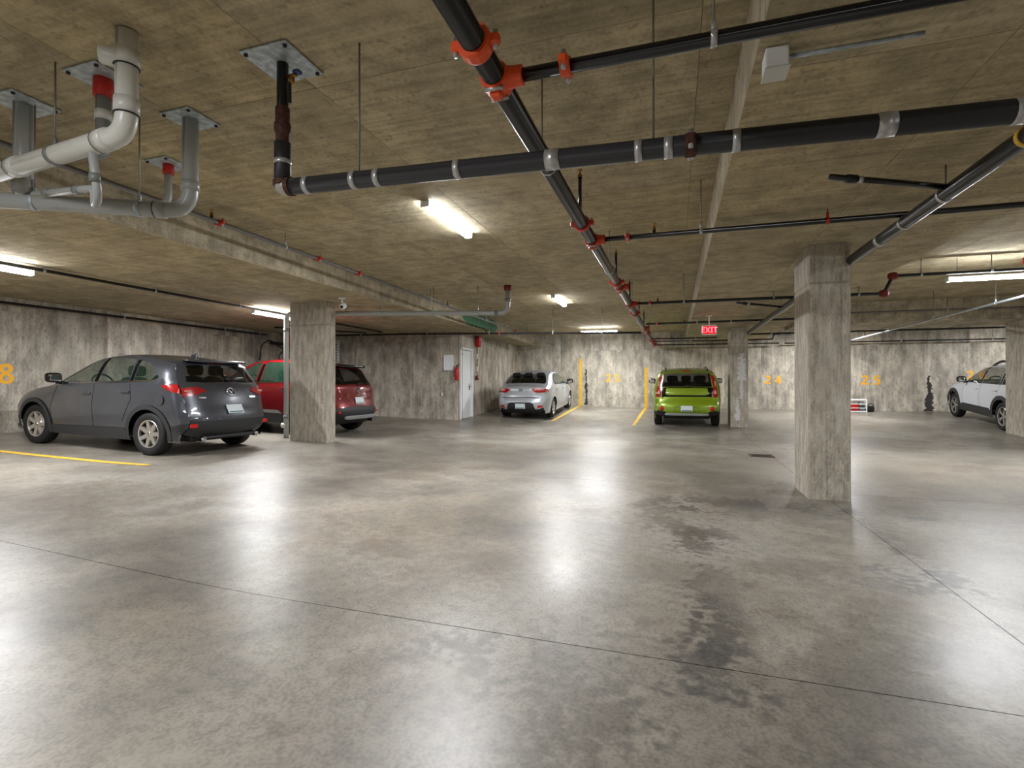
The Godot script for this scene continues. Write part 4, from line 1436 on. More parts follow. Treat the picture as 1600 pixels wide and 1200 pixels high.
func build_pipes():
	var X := Vector3.RIGHT
	var D := Vector3(0, 0, -1)
	# the sprinkler main down the aisle
	var mx := func(d: float) -> float: return -0.84 + 0.09 * (d - 1.0) / 19.0
	var p := pipe("sprinkler_main", "thick black sprinkler main with orange couplings running down the aisle", [V(mx.call(-7.5), 2.77, -7.5), V(mx.call(19.7), 2.77, 19.7)], 0.057, M.black_pipe)
	clamp_ring(p, V(mx.call(2.09), 2.77, 2.09), D, M.orange, 0.075, 0.022)
	for d in [4.72, 7.55, 10.9, 15.1, 17.3]:
		clamp_ring(p, V(mx.call(d), 2.77, d), D, M.red_iron, 0.065, 0.018)
	for d in [2.37, 5.3, 7.95, 9.66, 13.9, 18.2, 19.55]:
		tee(p, V(mx.call(d), 2.77, d), D, X, 0.027, M.orange if d < 4 else M.red_iron)
	for d in [3.25, 6.7, 10.2, 12.4, 14.8, 16.8]:
		hang(p, mx.call(d), 2.77, d)
	for d in [4.45, 7.2, 9.3, 11.6, 13.3, 15.6]:
		sprig(p, V(mx.call(d) + 0.03, 2.79, d), 0.3)
	band(p, V(mx.call(3.42), 2.77, 3.42), D, M.tape, 0.012, 0.003, "hanger_strap")
	branch("black sprinkler branch leaving the orange tee over the aisle", [V(-0.75, 2.77, 2.37), V(6.0, 2.75, 2.37)], 0.031, [0.16, 3.0], [], M.orange)
	var b2 := branch("black sprinkler branch crossing the big black drain before the broad column", [V(-0.72, 2.77, 5.3), V(7.5, 2.75, 5.3)], 0.025, [0.24, 3.6], [-0.2], M.red_iron)
	hang(b2, 1.32, 2.765, 5.3, M.red_iron, true, X)
	var b3 := branch("black sprinkler branch that steps up past the column to the higher slab", [V(-0.7, 2.77, 9.66), V(3.2, 2.745, 9.66), V(3.32, 3.02, 9.66), V(10.5, 3.0, 9.66)], 0.026, [0.15, 1.6], [-0.3], M.red_iron)
	for q in [[3.2, 2.745], [3.32, 3.02]]:
		var st := begin()
		add_blob(st, V(q[0], q[1], 9.66) - b3.at, Vector3(0.14, 0.12, 0.09), 0.7)
		put(b3.root, "elbow", done(st), M.dark_red)
	for x in [3.7, 4.6, 5.6]:
		hang(b3, x, 3.02, 9.66, M.galv, true, X)
	hang(b3, 2.85, 2.75, 9.66, M.galv, true, X)
	branch("black sprinkler branch passing just above the exit sign", [V(-0.68, 2.775, 13.0), V(2.8, 2.775, 13.0)], 0.025, [0.5, 1.25], [0.2], M.red_iron)
	branch("thin black sprinkler branch ending at the paint-smeared column", [V(-0.66, 2.72, 16.6), V(1.2, 2.71, 16.6)], 0.022, [0.6], [-0.1], M.red_iron)
	branch("black sprinkler branch over the lime green car", [V(-0.65, 2.77, 18.2), V(3.0, 2.75, 18.2), V(3.0, 2.9, 18.2), V(3.5, 2.9, 18.2)], 0.022, [0.5, 2.0], [1.0], M.red_iron)
	branch("black sprinkler branch along the back wall above the lime green car", [V(-0.64, 2.75, 19.55), V(3.4, 2.72, 19.55)], 0.022, [0.7, 2.2], [], M.red_iron)
	# pipe across the left stalls to the main
	p = pipe("sprinkler_branch", "long black sprinkler pipe crossing the aisle before the silver sedan", [V(-10.2, 2.80, 13.3), V(-7.2, 2.76, 13.3), V(-0.82, 2.60, 13.3)], 0.026, M.dark_pipe)
	for x in [-9.0, -6.8, -4.9, -3.1, -1.8]:
		hang(p, x, lerpf(2.76, 2.60, clampf((x + 7.2) / 6.4, -0.1, 1)), 13.3, M.galv, true, X)
	for x in [-5.0, -8.4]:
		sprig(p, V(x, 2.74, 13.3), 0.06)
	clamp_ring(p, V(-4.6, 2.695, 13.3), X, M.red_iron, 0.06, 0.014)
	p = pipe("sprinkler_branch", "short dark pipe stepping down under the soffit behind the red car", [V(-10.3, 2.83, 11.2), V(-8.6, 2.80, 12.9), V(-8.6, 2.72, 13.0)], 0.02, M.dark_pipe, "pipe", 0.05)
	hang(p, -9.6, 2.82, 11.87, M.galv, false)
	# insulated drain across the view
	var y_ins := func(x: float) -> float: return 2.49 - 0.032 * (x + 2.31)
	p = pipe("insulated_pipe", "thick grey insulated drain pipe hung across the aisle with silver tape bands", [V(-2.24, y_ins.call(-2.24), 2.58), V(6.5, y_ins.call(6.5), 2.58)], 0.049, M.wrap)
	for q in [[-2.12, 0.035], [-1.79, 0.035], [-1.63, 0.035], [-1.13, 0.035], [-0.6, 0.075], [-0.17, 0.035], [-0.03, 0.04], [0.27, 0.035], [0.86, 0.07], [1.32, 0.05], [2.1, 0.04]]:
		band(p, V(q[0], y_ins.call(q[0]), 2.58), X, M.tape, q[1], 0.003)
	clamp_ring(p, V(0.07, y_ins.call(0.07), 2.58), X, M.rust, 0.05, 0.006)
	for x in [-1.76, -0.1, 2.2]:
		hang(p, x, y_ins.call(x), 2.58, M.dark_pipe, false)
	# its riser at the steel plate
	var ry := 2.49
	p = pipe("drain_riser", "dark drain riser with valve and foil elbow beneath a square steel plate", [V(-2.31, HIGH, 2.58), V(-2.31, 2.56, 2.58)], 0.034, M.dark_pipe)
	var o: Vector3 = p.at
	var rust := begin()
	add_lathe(rust, Vector3(0, -0.28, 0), Vector3.DOWN, [[0.034, 0.0], [0.043, 0.01], [0.043, 0.10], [0.05, 0.11], [0.05, 0.15], [0.04, 0.17], [0.04, 0.22]], 20)
	put(p.root, "valve_body", done(rust), M.rust)
	put(p.root, "insulation_sleeve", lathe(Vector3(0, -0.50, 0), Vector3.DOWN, [[0.034, 0.0], [0.049, 0.004], [0.049, 0.25], [0.034, 0.255]], 24), M.wrap)
	put(p.root, "tape_band", lathe(Vector3(0, -0.61, 0), Vector3.DOWN, [[0.048, 0.0], [0.051, 0.0], [0.051, 0.028], [0.048, 0.028]], 24), M.tape)
	var el := tube(bend([Vector3(0, -0.74, 0), V(-2.31, ry, 2.58) - o, V(-2.2, ry, 2.58) - o], 0.07), 0.047, 14)
	put(p.root, "foil_elbow", el, M.foil)
	for q in [Vector3(0, -0.755, 0), V(-2.25, ry, 2.58) - o]:
		put(p.root, "rusty_collar", lathe(q, Vector3.DOWN if q.x == 0 else X, [[0.045, -0.015], [0.056, -0.015], [0.056, 0.015], [0.045, 0.015]], 18, false), M.rust)
	var lev := begin(false)
	add_cbox(lev, Vector3(0.055, -0.2, 0), Vector3(0.012, 0.13, 0.02), 0.003)
	put(p.root, "valve_lever", done(lev), M.black)
	var tap := begin()
	add_tube(tap, [Vector3(0.03, -0.10, 0), Vector3(0.10, -0.10, 0)], 0.012, 8)
	add_blob(tap, Vector3(0.07, -0.125, 0), Vector3(0.03, 0.05, 0.03), 0.7)
	var tp := put(p.root, "test_tap", done(tap), M.brass)
	put(tp, "tap_handle", blob(Vector3(0.05, 0.02, 0.05), 0.6), M.blue, Vector3(0.11, -0.085, 0))
	# sprinkler line along the left soffit face
	var lb := func(d: float) -> Vector3: return V(-4.98 + 0.42 * (d - 1.0) / 18.7, 3.16 - 0.3 * (d - 1.0) / 18.7, d)
	p = pipe("sprinkler_line", "thin steel sprinkler line following the face of the soffit by the aisle", [lb.call(-3.0), lb.call(19.6)], 0.025, M.steel_pipe)
	var ld := ((lb.call(19.6) - lb.call(-3.0)) as Vector3).normalized()
	for d in [4.5, 6.12, 7.07, 11.5, 14.9]:
		clamp_ring(p, lb.call(d), ld, M.red, 0.05, 0.012)
	for d in [5.5, 9.5, 12.6, 16.2, 18.4]:
		var q: Vector3 = lb.call(d)
		hang(p, q.x, q.y, d, M.galv, true, ld)
	for d in [4.4, 10.3]:
		sprig(p, lb.call(d), 0.05)
	# conduit feeding the lamps under the left soffit
	p = pipe("conduit", "dark conduit carrying the lamps beneath the soffit over the grey car", [V(-8.1, 2.815, -2.0), V(-8.1, 2.815, 13.0)], 0.022, M.dark_pipe, "conduit")
	for d in [4.65, 6.2, 7.9, 10.8]:
		hang(p, -8.1, 2.815, d, M.galv, true, D)
	p = pipe("wall_pipe", "black sprinkler pipe high along the wall ahead of the grey car", [V(-11.36, 2.74, -4.0), V(-11.36, 2.74, 12.05)], 0.025, M.dark_pipe)
	for d in [5.0, 8.0, 10.6, 11.8]:
		hang(p, -11.36, 2.74, d, M.galv, true, D)
	# red valve with cable loops in the corner
	p = pipe("alarm_valve", "red sprinkler valve with black cable loops in the corner by the red car", [V(-11.33, 2.52, 12.2), V(-11.33, 2.52, 13.7)], 0.045, M.dark_pipe, "valve")
	var vb := begin()
	add_blob(vb, Vector3(0.02, 0.05, -0.75), Vector3(0.2, 0.3, 0.24), 0.6)
	add_lathe(vb, Vector3(0.02, 0.16, -0.75), Vector3.UP, [[0.03, 0], [0.03, 0.1], [0.09, 0.11], [0.09, 0.13], [0, 0.14]], 14)
	put(p.root, "valve_body", done(vb), M.red)
	put(p.root, "wall_bracket", cbox(Vector3(0.24, 0.05, 0.08), 0.006), M.dark_pipe, V(-11.47, 2.47, 13.3) - p.at)
	var cb := [V(-11.55, 2.0, 12.0), V(-11.5, 2.45, 12.0), V(-11.4, 2.62, 12.2), V(-11.38, 2.5, 12.45), V(-11.36, 2.38, 12.7), V(-11.34, 2.42, 13.0), V(-11.33, 2.5, 13.1)]
	for k in cb.size():
		cb[k] = cb[k] - p.at
	put(p.root, "cable", tube(bend(cb, 0.12), 0.016, 8), M.black)
	var cb2 := [V(-11.5, 2.0, 12.7), V(-11.45, 2.2, 12.65), V(-11.4, 2.32, 12.8), V(-11.36, 2.34, 13.1)]
	for k in cb2.size():
		cb2[k] = cb2[k] - p.at
	put(p.root, "cable", tube(bend(cb2, 0.12), 0.016, 8), M.black)
	# grey plastic pipe from the slab across to the wide column and down
	p = pipe("drain_pipe", "grey plastic drain pipe with red collar crossing to the wide column and down", [V(-3.2, HIGH, 9.75), V(-3.2, 2.72, 9.75), V(-7.6, 2.74, 8.6), V(-7.6, floor_y(-7.6, 8.6), 8.6)], 0.05, M.pvc, "pipe", 0.16)
	put(p.root, "red_collar", lathe(Vector3.ZERO, Vector3.DOWN, [[0.0, -0.0], [0.075, 0.0], [0.075, 0.10], [0.05, 0.10]], 20), M.dark_red)
	var gd := (V(-7.6, 2.74, 8.6) - V(-3.2, 2.72, 9.75)).normalized()
	for t in [0.6, 1.5, 2.6, 3.3]:
		var q: Vector3 = V(-3.2, 2.72, 9.75) + gd * t
		hang(p, q.x, q.y, -q.z, M.galv, true, gd)
	for q in [[V(-3.2, 2.98, 9.75), Vector3.DOWN], [V(-3.42, 2.722, 9.69), gd], [V(-7.6, 2.4, 8.6), Vector3.DOWN], [V(-7.6, 0.62, 8.6), Vector3.DOWN]]:
		band(p, q[0], q[1], M.pvc_dark, 0.07, 0.006, "socket")
	put(p.root, "cleanout_cap", lathe(V(-7.6, 0.45, 8.6) - p.at, Vector3(-0.8, 0, 0.6), [[0.045, 0.0], [0.05, 0.09], [0.035, 0.10], [0.0, 0.11]], 16), M.pvc_pale)
	plumbing()
	# big black drain along the right soffit
	p = pipe("drain_pipe", "big glossy black drain pipe running beside the broad column toward the exit sign", [V(1.9, 2.66, -6.0), V(1.86, 2.67, 14.9)], 0.055, M.black_pipe)
	for q in [[3.6, M.line, 0.03], [4.52, M.tape, 0.03], [5.2, M.tape, 0.03], [5.75, M.tape, 0.06], [9.0, M.tape, 0.04], [10.4, M.tape, 0.05], [12.4, M.tape, 0.04]]:
		band(p, V(1.88, 2.665, q[0]), D, q[1], q[2], 0.005, "clamp_band")
	for d in [4.5, 8.6, 10.6, 12.6]:
		hang(p, 1.875, 2.665, d, M.tape, false)
	for d in [4.42, 10.3]:
		var ar := [V(1.87, 2.68, d) - p.at, V(1.06, 2.77, d - 0.22) - p.at]
		var arm := put(p.root, "side_arm", tube(bend(ar, 0.06), 0.021, 12), M.black_pipe)
		put(arm, "socket", lathe(V(1.14, 2.76, d - 0.2) - p.at + Vector3(0.1, -0.01, -0.03), Vector3(-1, 0.1, 0.25), [[0.02, 0], [0.03, 0.0], [0.03, 0.07], [0.02, 0.07]], 14), M.black)
		put(arm, "clamp_band", lathe(V(1.28, 2.745, d - 0.16) - p.at, Vector3(-1, 0.1, 0.25), [[0.02, 0], [0.025, 0.0], [0.025, 0.03], [0.02, 0.03]], 14), M.tape)
	# right bay
	p = pipe("conduit", "pale metal conduit slanting past the strip light toward the back wall", [V(5.2, 2.67, 4.0), V(5.22, 2.67, 18.4)], 0.02, M.galv, "conduit")
	for d in [10.8, 13.0, 17.2]:
		hang(p, 5.2, 2.67, d, M.galv, true, D)
	p = pipe("sprinkler_branch", "thin dark pipe along the face of the cross beam", [V(3.0, 3.0, 14.1), V(9.6, 2.98, 14.1)], 0.02, M.steel_pipe)
	for x in [3.4, 5.9, 8.4]:
		hang(p, x, 2.99, 14.1, M.galv, true, X)
	p = pipe("sprinkler_branch", "black pipe behind the cross beam ahead of the white wagon", [V(2.0, 2.735, 16.05), V(10.5, 2.73, 16.05)], 0.024, M.black_pipe)
	for x in [2.6, 5.4, 9.0]:
		hang(p, x, 2.732, 16.05, M.galv, true, X)
	p = pipe("wall_pipe", "thin black pipe high on the back wall above stall twenty-five", [V(3.6, 2.72, 19.7), V(13.0, 2.70, 19.7)], 0.022, M.black_pipe)
	for x in [4.2, 7.0, 9.4]:
		hang(p, x, 2.71, 19.7, M.galv, true, X)
	p = pipe("drain_stub", "red collared drain stub in the slab by the stepped black pipe", [V(5.28, HIGH, 10.1), V(5.28, 2.95, 10.1), V(6.3, 2.93, 10.3)], 0.045, M.pvc)
	put(p.root, "red_collar", lathe(Vector3.ZERO, Vector3.DOWN, [[0.0, 0.0], [0.07, 0.0], [0.07, 0.09], [0.045, 0.09]], 20), M.red)

func slab_plate(x: float, d: float, s: float, turn: float, label: String):
	var t := thing("ceiling_plate", label, "plate", V(x, HIGH - 0.008, d), turn, "square steel plates on the slab")
	put(t, "plate", cbox(Vector3(s, 0.012, s), 0.002), M.galv)
	for a in [-1, 1]:
		for b in [-1, 1]:
			put(t, "bolt", lathe(Vector3(a * s * 0.42, -0.004, b * s * 0.42), Vector3.DOWN, [[0.012, 0.0], [0.012, 0.014], [0.0, 0.016]], 8), M.black)

func plumbing():
	slab_plate(-2.31, 2.58, 0.34, 0.0, "square steel plate above the dark drain riser with valve")
	slab_plate(-3.46, 2.92, 0.28, 0.0, "square steel plate above the grey elbowed drain pipe")
	slab_plate(-4.35, 3.45, 0.26, 0.0, "square steel plate above the slim pipe with red collar")
	slab_plate(-3.54, 2.36, 0.3, 0.0, "square steel plate above the short red-collared pipe behind the pale drain")
	slab_plate(-4.4, 2.4, 0.3, 0.0, "square steel plate beside the soffit above a straight grey pipe")
	var D := Vector3.DOWN
	# elbowed grey drain
	var p := pipe("drain_pipe", "grey plastic drain pipe with a wide elbow below a steel plate", [V(-3.46, HIGH - 0.01, 2.92), V(-3.46, 2.57, 2.92), V(-6.4, 2.57, 1.28)], 0.055, M.pvc, "pipe", 0.17)
	var g := (V(-6.4, 2.57, 1.28) - V(-3.46, 2.57, 2.92)).normalized()
	for q in [[V(-3.46, 2.76, 2.92), D], [V(-3.46, 2.57, 2.92) + g * 0.2, g], [V(-3.46, 2.57, 2.92) + g * 1.5, g]]:
		band(p, q[0], q[1], M.pvc, 0.07, 0.007, "socket")
	for t in [0.34, 1.0]:
		var q: Vector3 = V(-3.46, 2.57, 2.92) + g * t
		hang(p, q.x, q.y, -q.z, M.galv, true, g)
	for t in [0.235, 1.455]:
		band(p, V(-3.46, 2.57, 2.92) + g * t, g, M.seam, 0.006, 0.0075, "glue_seam")
	# pale drain in front of it
	p = pipe("drain_pipe", "pale plastic drain pipe dropping from the slab and bending under the soffit", [V(-2.95, HIGH - 0.01, 2.09), V(-2.95, 2.69, 2.09), V(-6.3, 2.71, 2.42)], 0.056, M.pvc_pale, "pipe", 0.12)
	g = (V(-6.3, 2.71, 2.42) - V(-2.95, 2.69, 2.09)).normalized()
	for q in [[V(-2.95, 2.84, 2.09), D], [V(-2.95, 2.69, 2.09) + g * 0.2, g], [V(-2.95, 2.69, 2.09) + g * 1.15, g], [V(-2.95, 3.11, 2.09), D]]:
		band(p, q[0], q[1], M.pvc_pale, 0.09, 0.007, "socket")
		band(p, q[0] + q[1] * 0.045, q[1], M.seam, 0.005, 0.008, "glue_seam")
	put(p.root, "cleanout_cap", lathe(V(-2.96, 3.11, 2.09) - p.at, Vector3(-0.7, 0, 0.7), [[0.05, 0.03], [0.05, 0.11], [0.04, 0.12], [0.0, 0.12]], 18), M.pvc_pale)
	hang(p, -3.66, 2.694, 2.16, M.pvc_dark, true, g)
	# others
	p = pipe("drain_pipe", "slim grey pipe hanging from a red collar", [V(-4.35, HIGH - 0.01, 3.45), V(-4.35, 2.9, 3.45), V(-5.1, 2.87, 3.0)], 0.03, M.pvc, "pipe", 0.08)
	put(p.root, "red_collar", lathe(Vector3.ZERO, D, [[0.0, 0.0], [0.045, 0.0], [0.045, 0.09], [0.03, 0.09]], 18), M.red)
	p = pipe("drain_pipe", "short grey pipe with red collar behind the pale drain", [V(-3.54, HIGH - 0.01, 2.36), V(-3.54, 2.78, 2.36), V(-3.54, 2.71, 2.2)], 0.042, M.pvc_dark, "pipe", 0.05)
	put(p.root, "red_collar", lathe(Vector3.ZERO, D, [[0.0, 0.0], [0.056, 0.0], [0.056, 0.12], [0.04, 0.12]], 18), M.red)
	band(p, V(-3.54, 3.02, 2.36), D, M.pvc_pale, 0.06, 0.006, "socket")
	p = pipe("drain_pipe", "straight grey pipe dropping into the elbowed drain by the soffit", [V(-4.4, HIGH - 0.01, 2.4), V(-4.4, 2.6, 2.4)], 0.056, M.pvc, "pipe")
	band(p, V(-4.4, 2.68, 2.4), D, M.pvc, 0.1, 0.007, "socket")
	p = pipe("trap_pipe", "thin grey trap bend hanging below the pale drain", [V(-3.28, 2.68, 2.12), V(-3.28, 2.39, 2.16), V(-3.45, 2.39, 2.25), V(-3.45, 2.50, 2.25), V(-4.1, 2.55, 2.3)], 0.023, M.pvc, "pipe", 0.085)
	for q in [[V(-3.28, 2.50, 2.14), D], [V(-3.62, 2.512, 2.263), Vector3(-1, 0.07, -0.07)], [V(-3.95, 2.54, 2.29), Vector3(-1, 0.07, -0.07)]]:
		band(p, q[0], q[1].normalized(), M.pvc_dark, 0.05, 0.006, "socket")

# ------------------------------------------------------------------ lamps
func strip(label: String, x: float, y: float, d: float, along_depth: bool, length := 1.22, hang := 0.0, share := 1.0):
	var t := thing("strip_light", label, "light", V(x, y, d), 0.0 if along_depth else PI / 2, "linear strip lights")
	put(t, "housing", cbox(Vector3(0.075, 0.04, length), 0.006), M.white, Vector3(0, 0.045, 0))
	var st := begin()
	var prof := PackedVector2Array()
	for k in 13:
		var a := PI + PI * k / 12
		prof.append(Vector2(cos(a) * 0.05, sin(a) * 0.035 + 0.024))
	for k in 12:
		quad(st, Vector3(prof[k].x, prof[k].y, -length / 2), Vector3(prof[k + 1].x, prof[k + 1].y, -length / 2), Vector3(prof[k + 1].x, prof[k + 1].y, length / 2), Vector3(prof[k].x, prof[k].y, length / 2), Vector3(prof[k].x + prof[k + 1].x, prof[k].y + prof[k + 1].y - 0.05, 0))
	put(t, "diffuser", done(st), M.lamp, Vector3.ZERO)
	for s in [-1.0, 1.0]:
		put(t, "end_cap", cbox(Vector3(0.104, 0.072, 0.012), 0.003), M.white, Vector3(0, 0.028, s * (length / 2 + 0.006)))
	if hang > 0.0:
		for s in [-0.4, 0.4]:
			put(t, "hanger_rod", tube([Vector3(0, 0.06, s * length), Vector3(0, 0.06 + hang, s * length)], 0.005, 6), M.rod)
	var l := AreaLight3D.new()
	l.name = "strip_lamp"
	l.area_size = Vector2(0.09, length)
	l.light_color = Color(0.98, 0.985, 1.0)
	l.light_energy = STRIP_ENERGY * share
	l.area_range = 40.0
	l.area_attenuation = 2.0
	l.shadow_enabled = true
	t.add_child(l)
	l.position = Vector3(0, -0.018, 0)
	l.rotation.x = -PI / 2

func build_lights():
	var slab := HIGH - 0.066
	strip("strip light on the ceiling slab above the open drive aisle", -2.58, slab, 5.6, true)
	strip("strip light on the ceiling slab farther along the drive aisle", -2.58, slab, 11.7, true)
	strip("strip light across the aisle near the back wall above the silver sedan", -2.5, 3.1, 17.75, false, 1.22, 0.1)
	strip("strip light under the stepped black pipe beyond the broad column", 4.68, 2.9, 9.72, false, 1.22, 0.3)
	strip("strip light beneath the dropped soffit above the grey car's tail", -8.1, 2.725, 8.85, true)
	strip("strip light beneath the dropped soffit over the stall before the grey car", -8.1, 2.725, 3.9, true)
	# unseen lamps: two read from bright floor and wall, the rest added to brighten
	strip("strip light across the stall marked 25 by the back wall", 4.5, 3.1, 17.75, false, 1.0, 0.1)
	strip("unseen strip light added as fill on the slab over the aisle ahead of the pale drain pipe", -2.58, slab, -0.6, true)  # fill lamp put in behind the camera
	strip("strip light on the slab across the big black drain from the pale pipes", 5.2, slab, 3.2, true)
	strip("unseen strip light added as fill on the slab over the stalls past the pale conduit", 11.0, slab, 9.7, true)  # added to lift the dark far right
	strip("unseen strip light added as fill across the stall of the white wagon by the back wall", 10.8, 3.1, 17.75, false, 1.22, 0.1)  # added to brighten the back wall
	strip("unseen strip light added as fill on the slab at the closed end wall past the black drain", 5.2, slab, -3.5, true)  # extra fill lamp, never in view
	strip("unseen strip light added as fill beneath the soffit at the start of the dark conduit", -8.1, 2.725, -1.0, true)  # unseen lamp added for brightness at the near end

# ------------------------------------------------------------------ small things
func stencil(words: String, label: String, at: Vector3, turn: float, h: float):
	var o := MeshInstance3D.new()
	o.name = numbered("stencil_number")
	var t := TextMesh.new()
	t.text = words
	t.font = font()
	t.font_size = 64
	t.pixel_size = h / 46.0
	t.depth = 0.004
	t.curve_step = 2.0
	o.mesh = t
	o.material_override = M.yellow
	add_child(o)
	o.position = at
	o.rotation.y = turn
	o.set_meta("label", label)
	o.set_meta("category", "stall number")

func floor_line(label: String, x0: float, d0: float, x1: float, d1: float, w := 0.1):
	var t := thing("floor_line", label, "line", V(x0, floor_y(x0, d0), d0), 0.0, "yellow stall lines")
	var st := begin()
	var a := Vector2(x0, d0)
	var b := Vector2(x1, d1)
	var nrm := (b - a).orthogonal().normalized() * w * 0.5
	var n := int(a.distance_to(b) / 0.3) + 1
	for k in n:
		var q := []
		for e in [[k, 1.0], [k + 1, 1.0], [k + 1, -1.0], [k, -1.0]]:
			var c: Vector2 = a.lerp(b, float(e[0]) / n) + nrm * e[1]
			q.append(V(c.x, floor_y(c.x, c.y) + 0.0035, c.y) - t.position)
		quad(st, q[0], q[1], q[2], q[3], Vector3.UP)
	put(t, "paint", done(st), M.line)

func wall_stripe(label: String, x: float, y1: float):
	var y0 := floor_y(x, BACK)
	var t := thing("wall_stripe", label, "line", V(x, y0, BACK - 0.003), 0.0, "yellow stripes on the back wall")
	put(t, "paint", cbox(Vector3(0.125, y1 - y0, 0.006), 0.001), M.line, Vector3(0, (y1 - y0) / 2, 0))

func ragged(sd: int, w: float, h: float, n := 60) -> PackedVector2Array:
	var r := RandomNumberGenerator.new()
	r.seed = sd
	var nz1 := FastNoiseLite.new()
	nz1.seed = sd
	nz1.frequency = 0.11
	var o := PackedVector2Array()
	for k in n:
		var t := float(k) / (n - 1)
		o.append(Vector2(w * (0.16 + 0.34 * (1.0 - t * t) + 0.45 * nz1.get_noise_1d(k * 1.0) + r.randf_range(-0.05, 0.05)), h * t))
	for k in range(n - 1, -1, -1):
		var t := float(k) / (n - 1)
		o.append(Vector2(-w * (0.16 + 0.25 * (1.0 - t) + 0.45 * nz1.get_noise_1d(k * 1.0 + 300.0) + r.randf_range(-0.05, 0.05)), h * t))
	for k in o.size():
		o[k].x = maxf(o[k].x, 0.006) if k < n else minf(o[k].x, -0.006)
	return o

func build_small():
	# stalls
	stencil("2 3", "yellow stencilled 23 on the back wall between two yellow stripes", V(-2.3, 1.54, BACK - 0.002), 0.0, 0.29)
	stencil("2 4", "yellow stencilled 24 on the back wall behind the paint-smeared column", V(3.28, 1.46, BACK - 0.002), 0.0, 0.29)
	stencil("2 5", "yellow stencilled 25 on the back wall above a small crate", V(6.24, 1.44, BACK - 0.002), 0.0, 0.31)
	stencil("2 6", "yellow stencilled 26 on the back wall beside the white wagon", V(9.12, 1.58, BACK - 0.002), 0.0, 0.29)
	stencil("8", "yellow stencilled 8 on the wall ahead of the grey car", Vector3(LEFT + 0.002, 1.47, -6.08), PI / 2, 0.36)
	wall_stripe("tall yellow stripe on the back wall beside the silver sedan", -3.54, 2.3)
	wall_stripe("shorter yellow stripe on the back wall beside the lime green car", -1.05, 1.95)
	floor_line("yellow floor line between the silver sedan and the empty stall", -3.54, 19.95, -3.6, 15.3)
	floor_line("yellow floor line between the empty stall and the lime green car", -1.05, 19.95, -1.15, 15.1)
	floor_line("yellow floor line beside the grey car", -11.5, 5.0, -6.85, 5.15, 0.11)
	floor_line("yellow floor line ahead of the stall marked 25", 4.45, 19.95, 4.45, 15.6, 0.08)
	# marks on the walls
	var st1 := thing("wall_stain", "black tar streak on the back wall beside the white wagon", "stain", V(7.86, 0.43, BACK - 0.004))
	put(st1, "tar", slab_poly(ragged(3, 0.22, 1.15), 0.004), M.stain)
	var st2 := thing("wall_stain", "thin black tar streak beside the tall yellow wall stripe", "stain", V(-3.33, 0.5, BACK - 0.004))
	put(st2, "tar", slab_poly(ragged(5, 0.12, 1.4), 0.004), M.stain)
	var gs := thing("colour_patch", "flat green patch on the face of the soffit above the white door", "stain", V(BAY_L + 0.004, LOW, 12.6))
	gs.rotation.y = PI / 2
	put(gs, "paint", slab_poly(poly([[0.1, 0.015], [1.3, 0.015], [2.3, 0.02], [2.5, 0.2], [2.25, 0.39], [1.2, 0.39], [0.5, 0.385], [-0.2, 0.37], [-0.3, 0.2]]), 0.003), M.green_patch)  # mottled green tone laid flat on the soffit face
	# white steel door in the side wall
	var dy := floor_y(-6.13, 14.6)
	var dr := Node3D.new()
	dr.name = "door_1"
	add_child(dr)
	dr.set_meta("kind", "structure")
	dr.position = V(-6.13, dy - 0.02, 14.61)
	dr.rotation.y = PI / 2
	put(dr, "door_leaf", cbox(Vector3(0.84, 2.08, 0.045), 0.004), M.white, Vector3(0, 1.06, -0.05))
	for s in [-1.0, 1.0]:
		put(dr, "jamb", cbox(Vector3(0.07, 2.16, 0.17), 0.006), M.white, Vector3(s * 0.455, 1.08, -0.05))
	put(dr, "head", cbox(Vector3(0.98, 0.07, 0.17), 0.006), M.white, Vector3(0, 2.145, -0.05))
	var hs := begin()
	add_cbox(hs, Vector3(0.30, 0.98, -0.022), Vector3(0.07, 0.2, 0.012), 0.004)
	add_tube(hs, bend([Vector3(0.30, 1.0, -0.02), Vector3(0.30, 1.0, 0.04), Vector3(0.16, 1.0, 0.045)], 0.02), 0.011, 8)
	put(dr, "lever_handle", done(hs), M.steel_pipe)
	put(dr, "door_sign", cbox(Vector3(0.09, 0.05, 0.004), 0.001), M.plastic, Vector3(-0.28, 1.98, -0.025))
	for y in [0.3, 1.1, 1.85]:
		put(dr, "hinge", lathe(Vector3(-0.42, y, -0.022), Vector3.UP, [[0, -0.05], [0.01, -0.05], [0.01, 0.05], [0, 0.05]], 8), M.steel_pipe)
	# fire extinguisher on its bracket at the corner
	var fe := thing("fire_extinguisher", "red fire extinguisher hung on the concrete corner beside the white door", "extinguisher", V(-6.16, 1.42, 13.95))
	fe.scale = Vector3(0.86, 0.86, 0.86)
	put(fe, "cylinder", lathe(Vector3.ZERO, Vector3.UP, [[0, 0], [0.07, 0.0], [0.075, 0.01], [0.075, 0.36], [0.06, 0.41], [0.028, 0.44], [0.028, 0.47]], 24), M.red)
	var vh := begin(false)
	add_cbox(vh, Vector3(0, 0.49, 0), Vector3(0.05, 0.05, 0.05), 0.006)
	add_cbox(vh, Vector3(0.045, 0.53, 0), Vector3(0.13, 0.014, 0.022), 0.003, Basis(Vector3.BACK, 0.35))
	add_cbox(vh, Vector3(0.045, 0.485, 0), Vector3(0.12, 0.012, 0.022), 0.003)
	put(fe, "valve_handle", done(vh), M.black)
	put(fe, "hose", tube(bend([Vector3(-0.02, 0.48, 0), Vector3(-0.11, 0.46, 0.01), Vector3(-0.10, 0.12, 0.03)], 0.06), 0.011, 8), M.black)
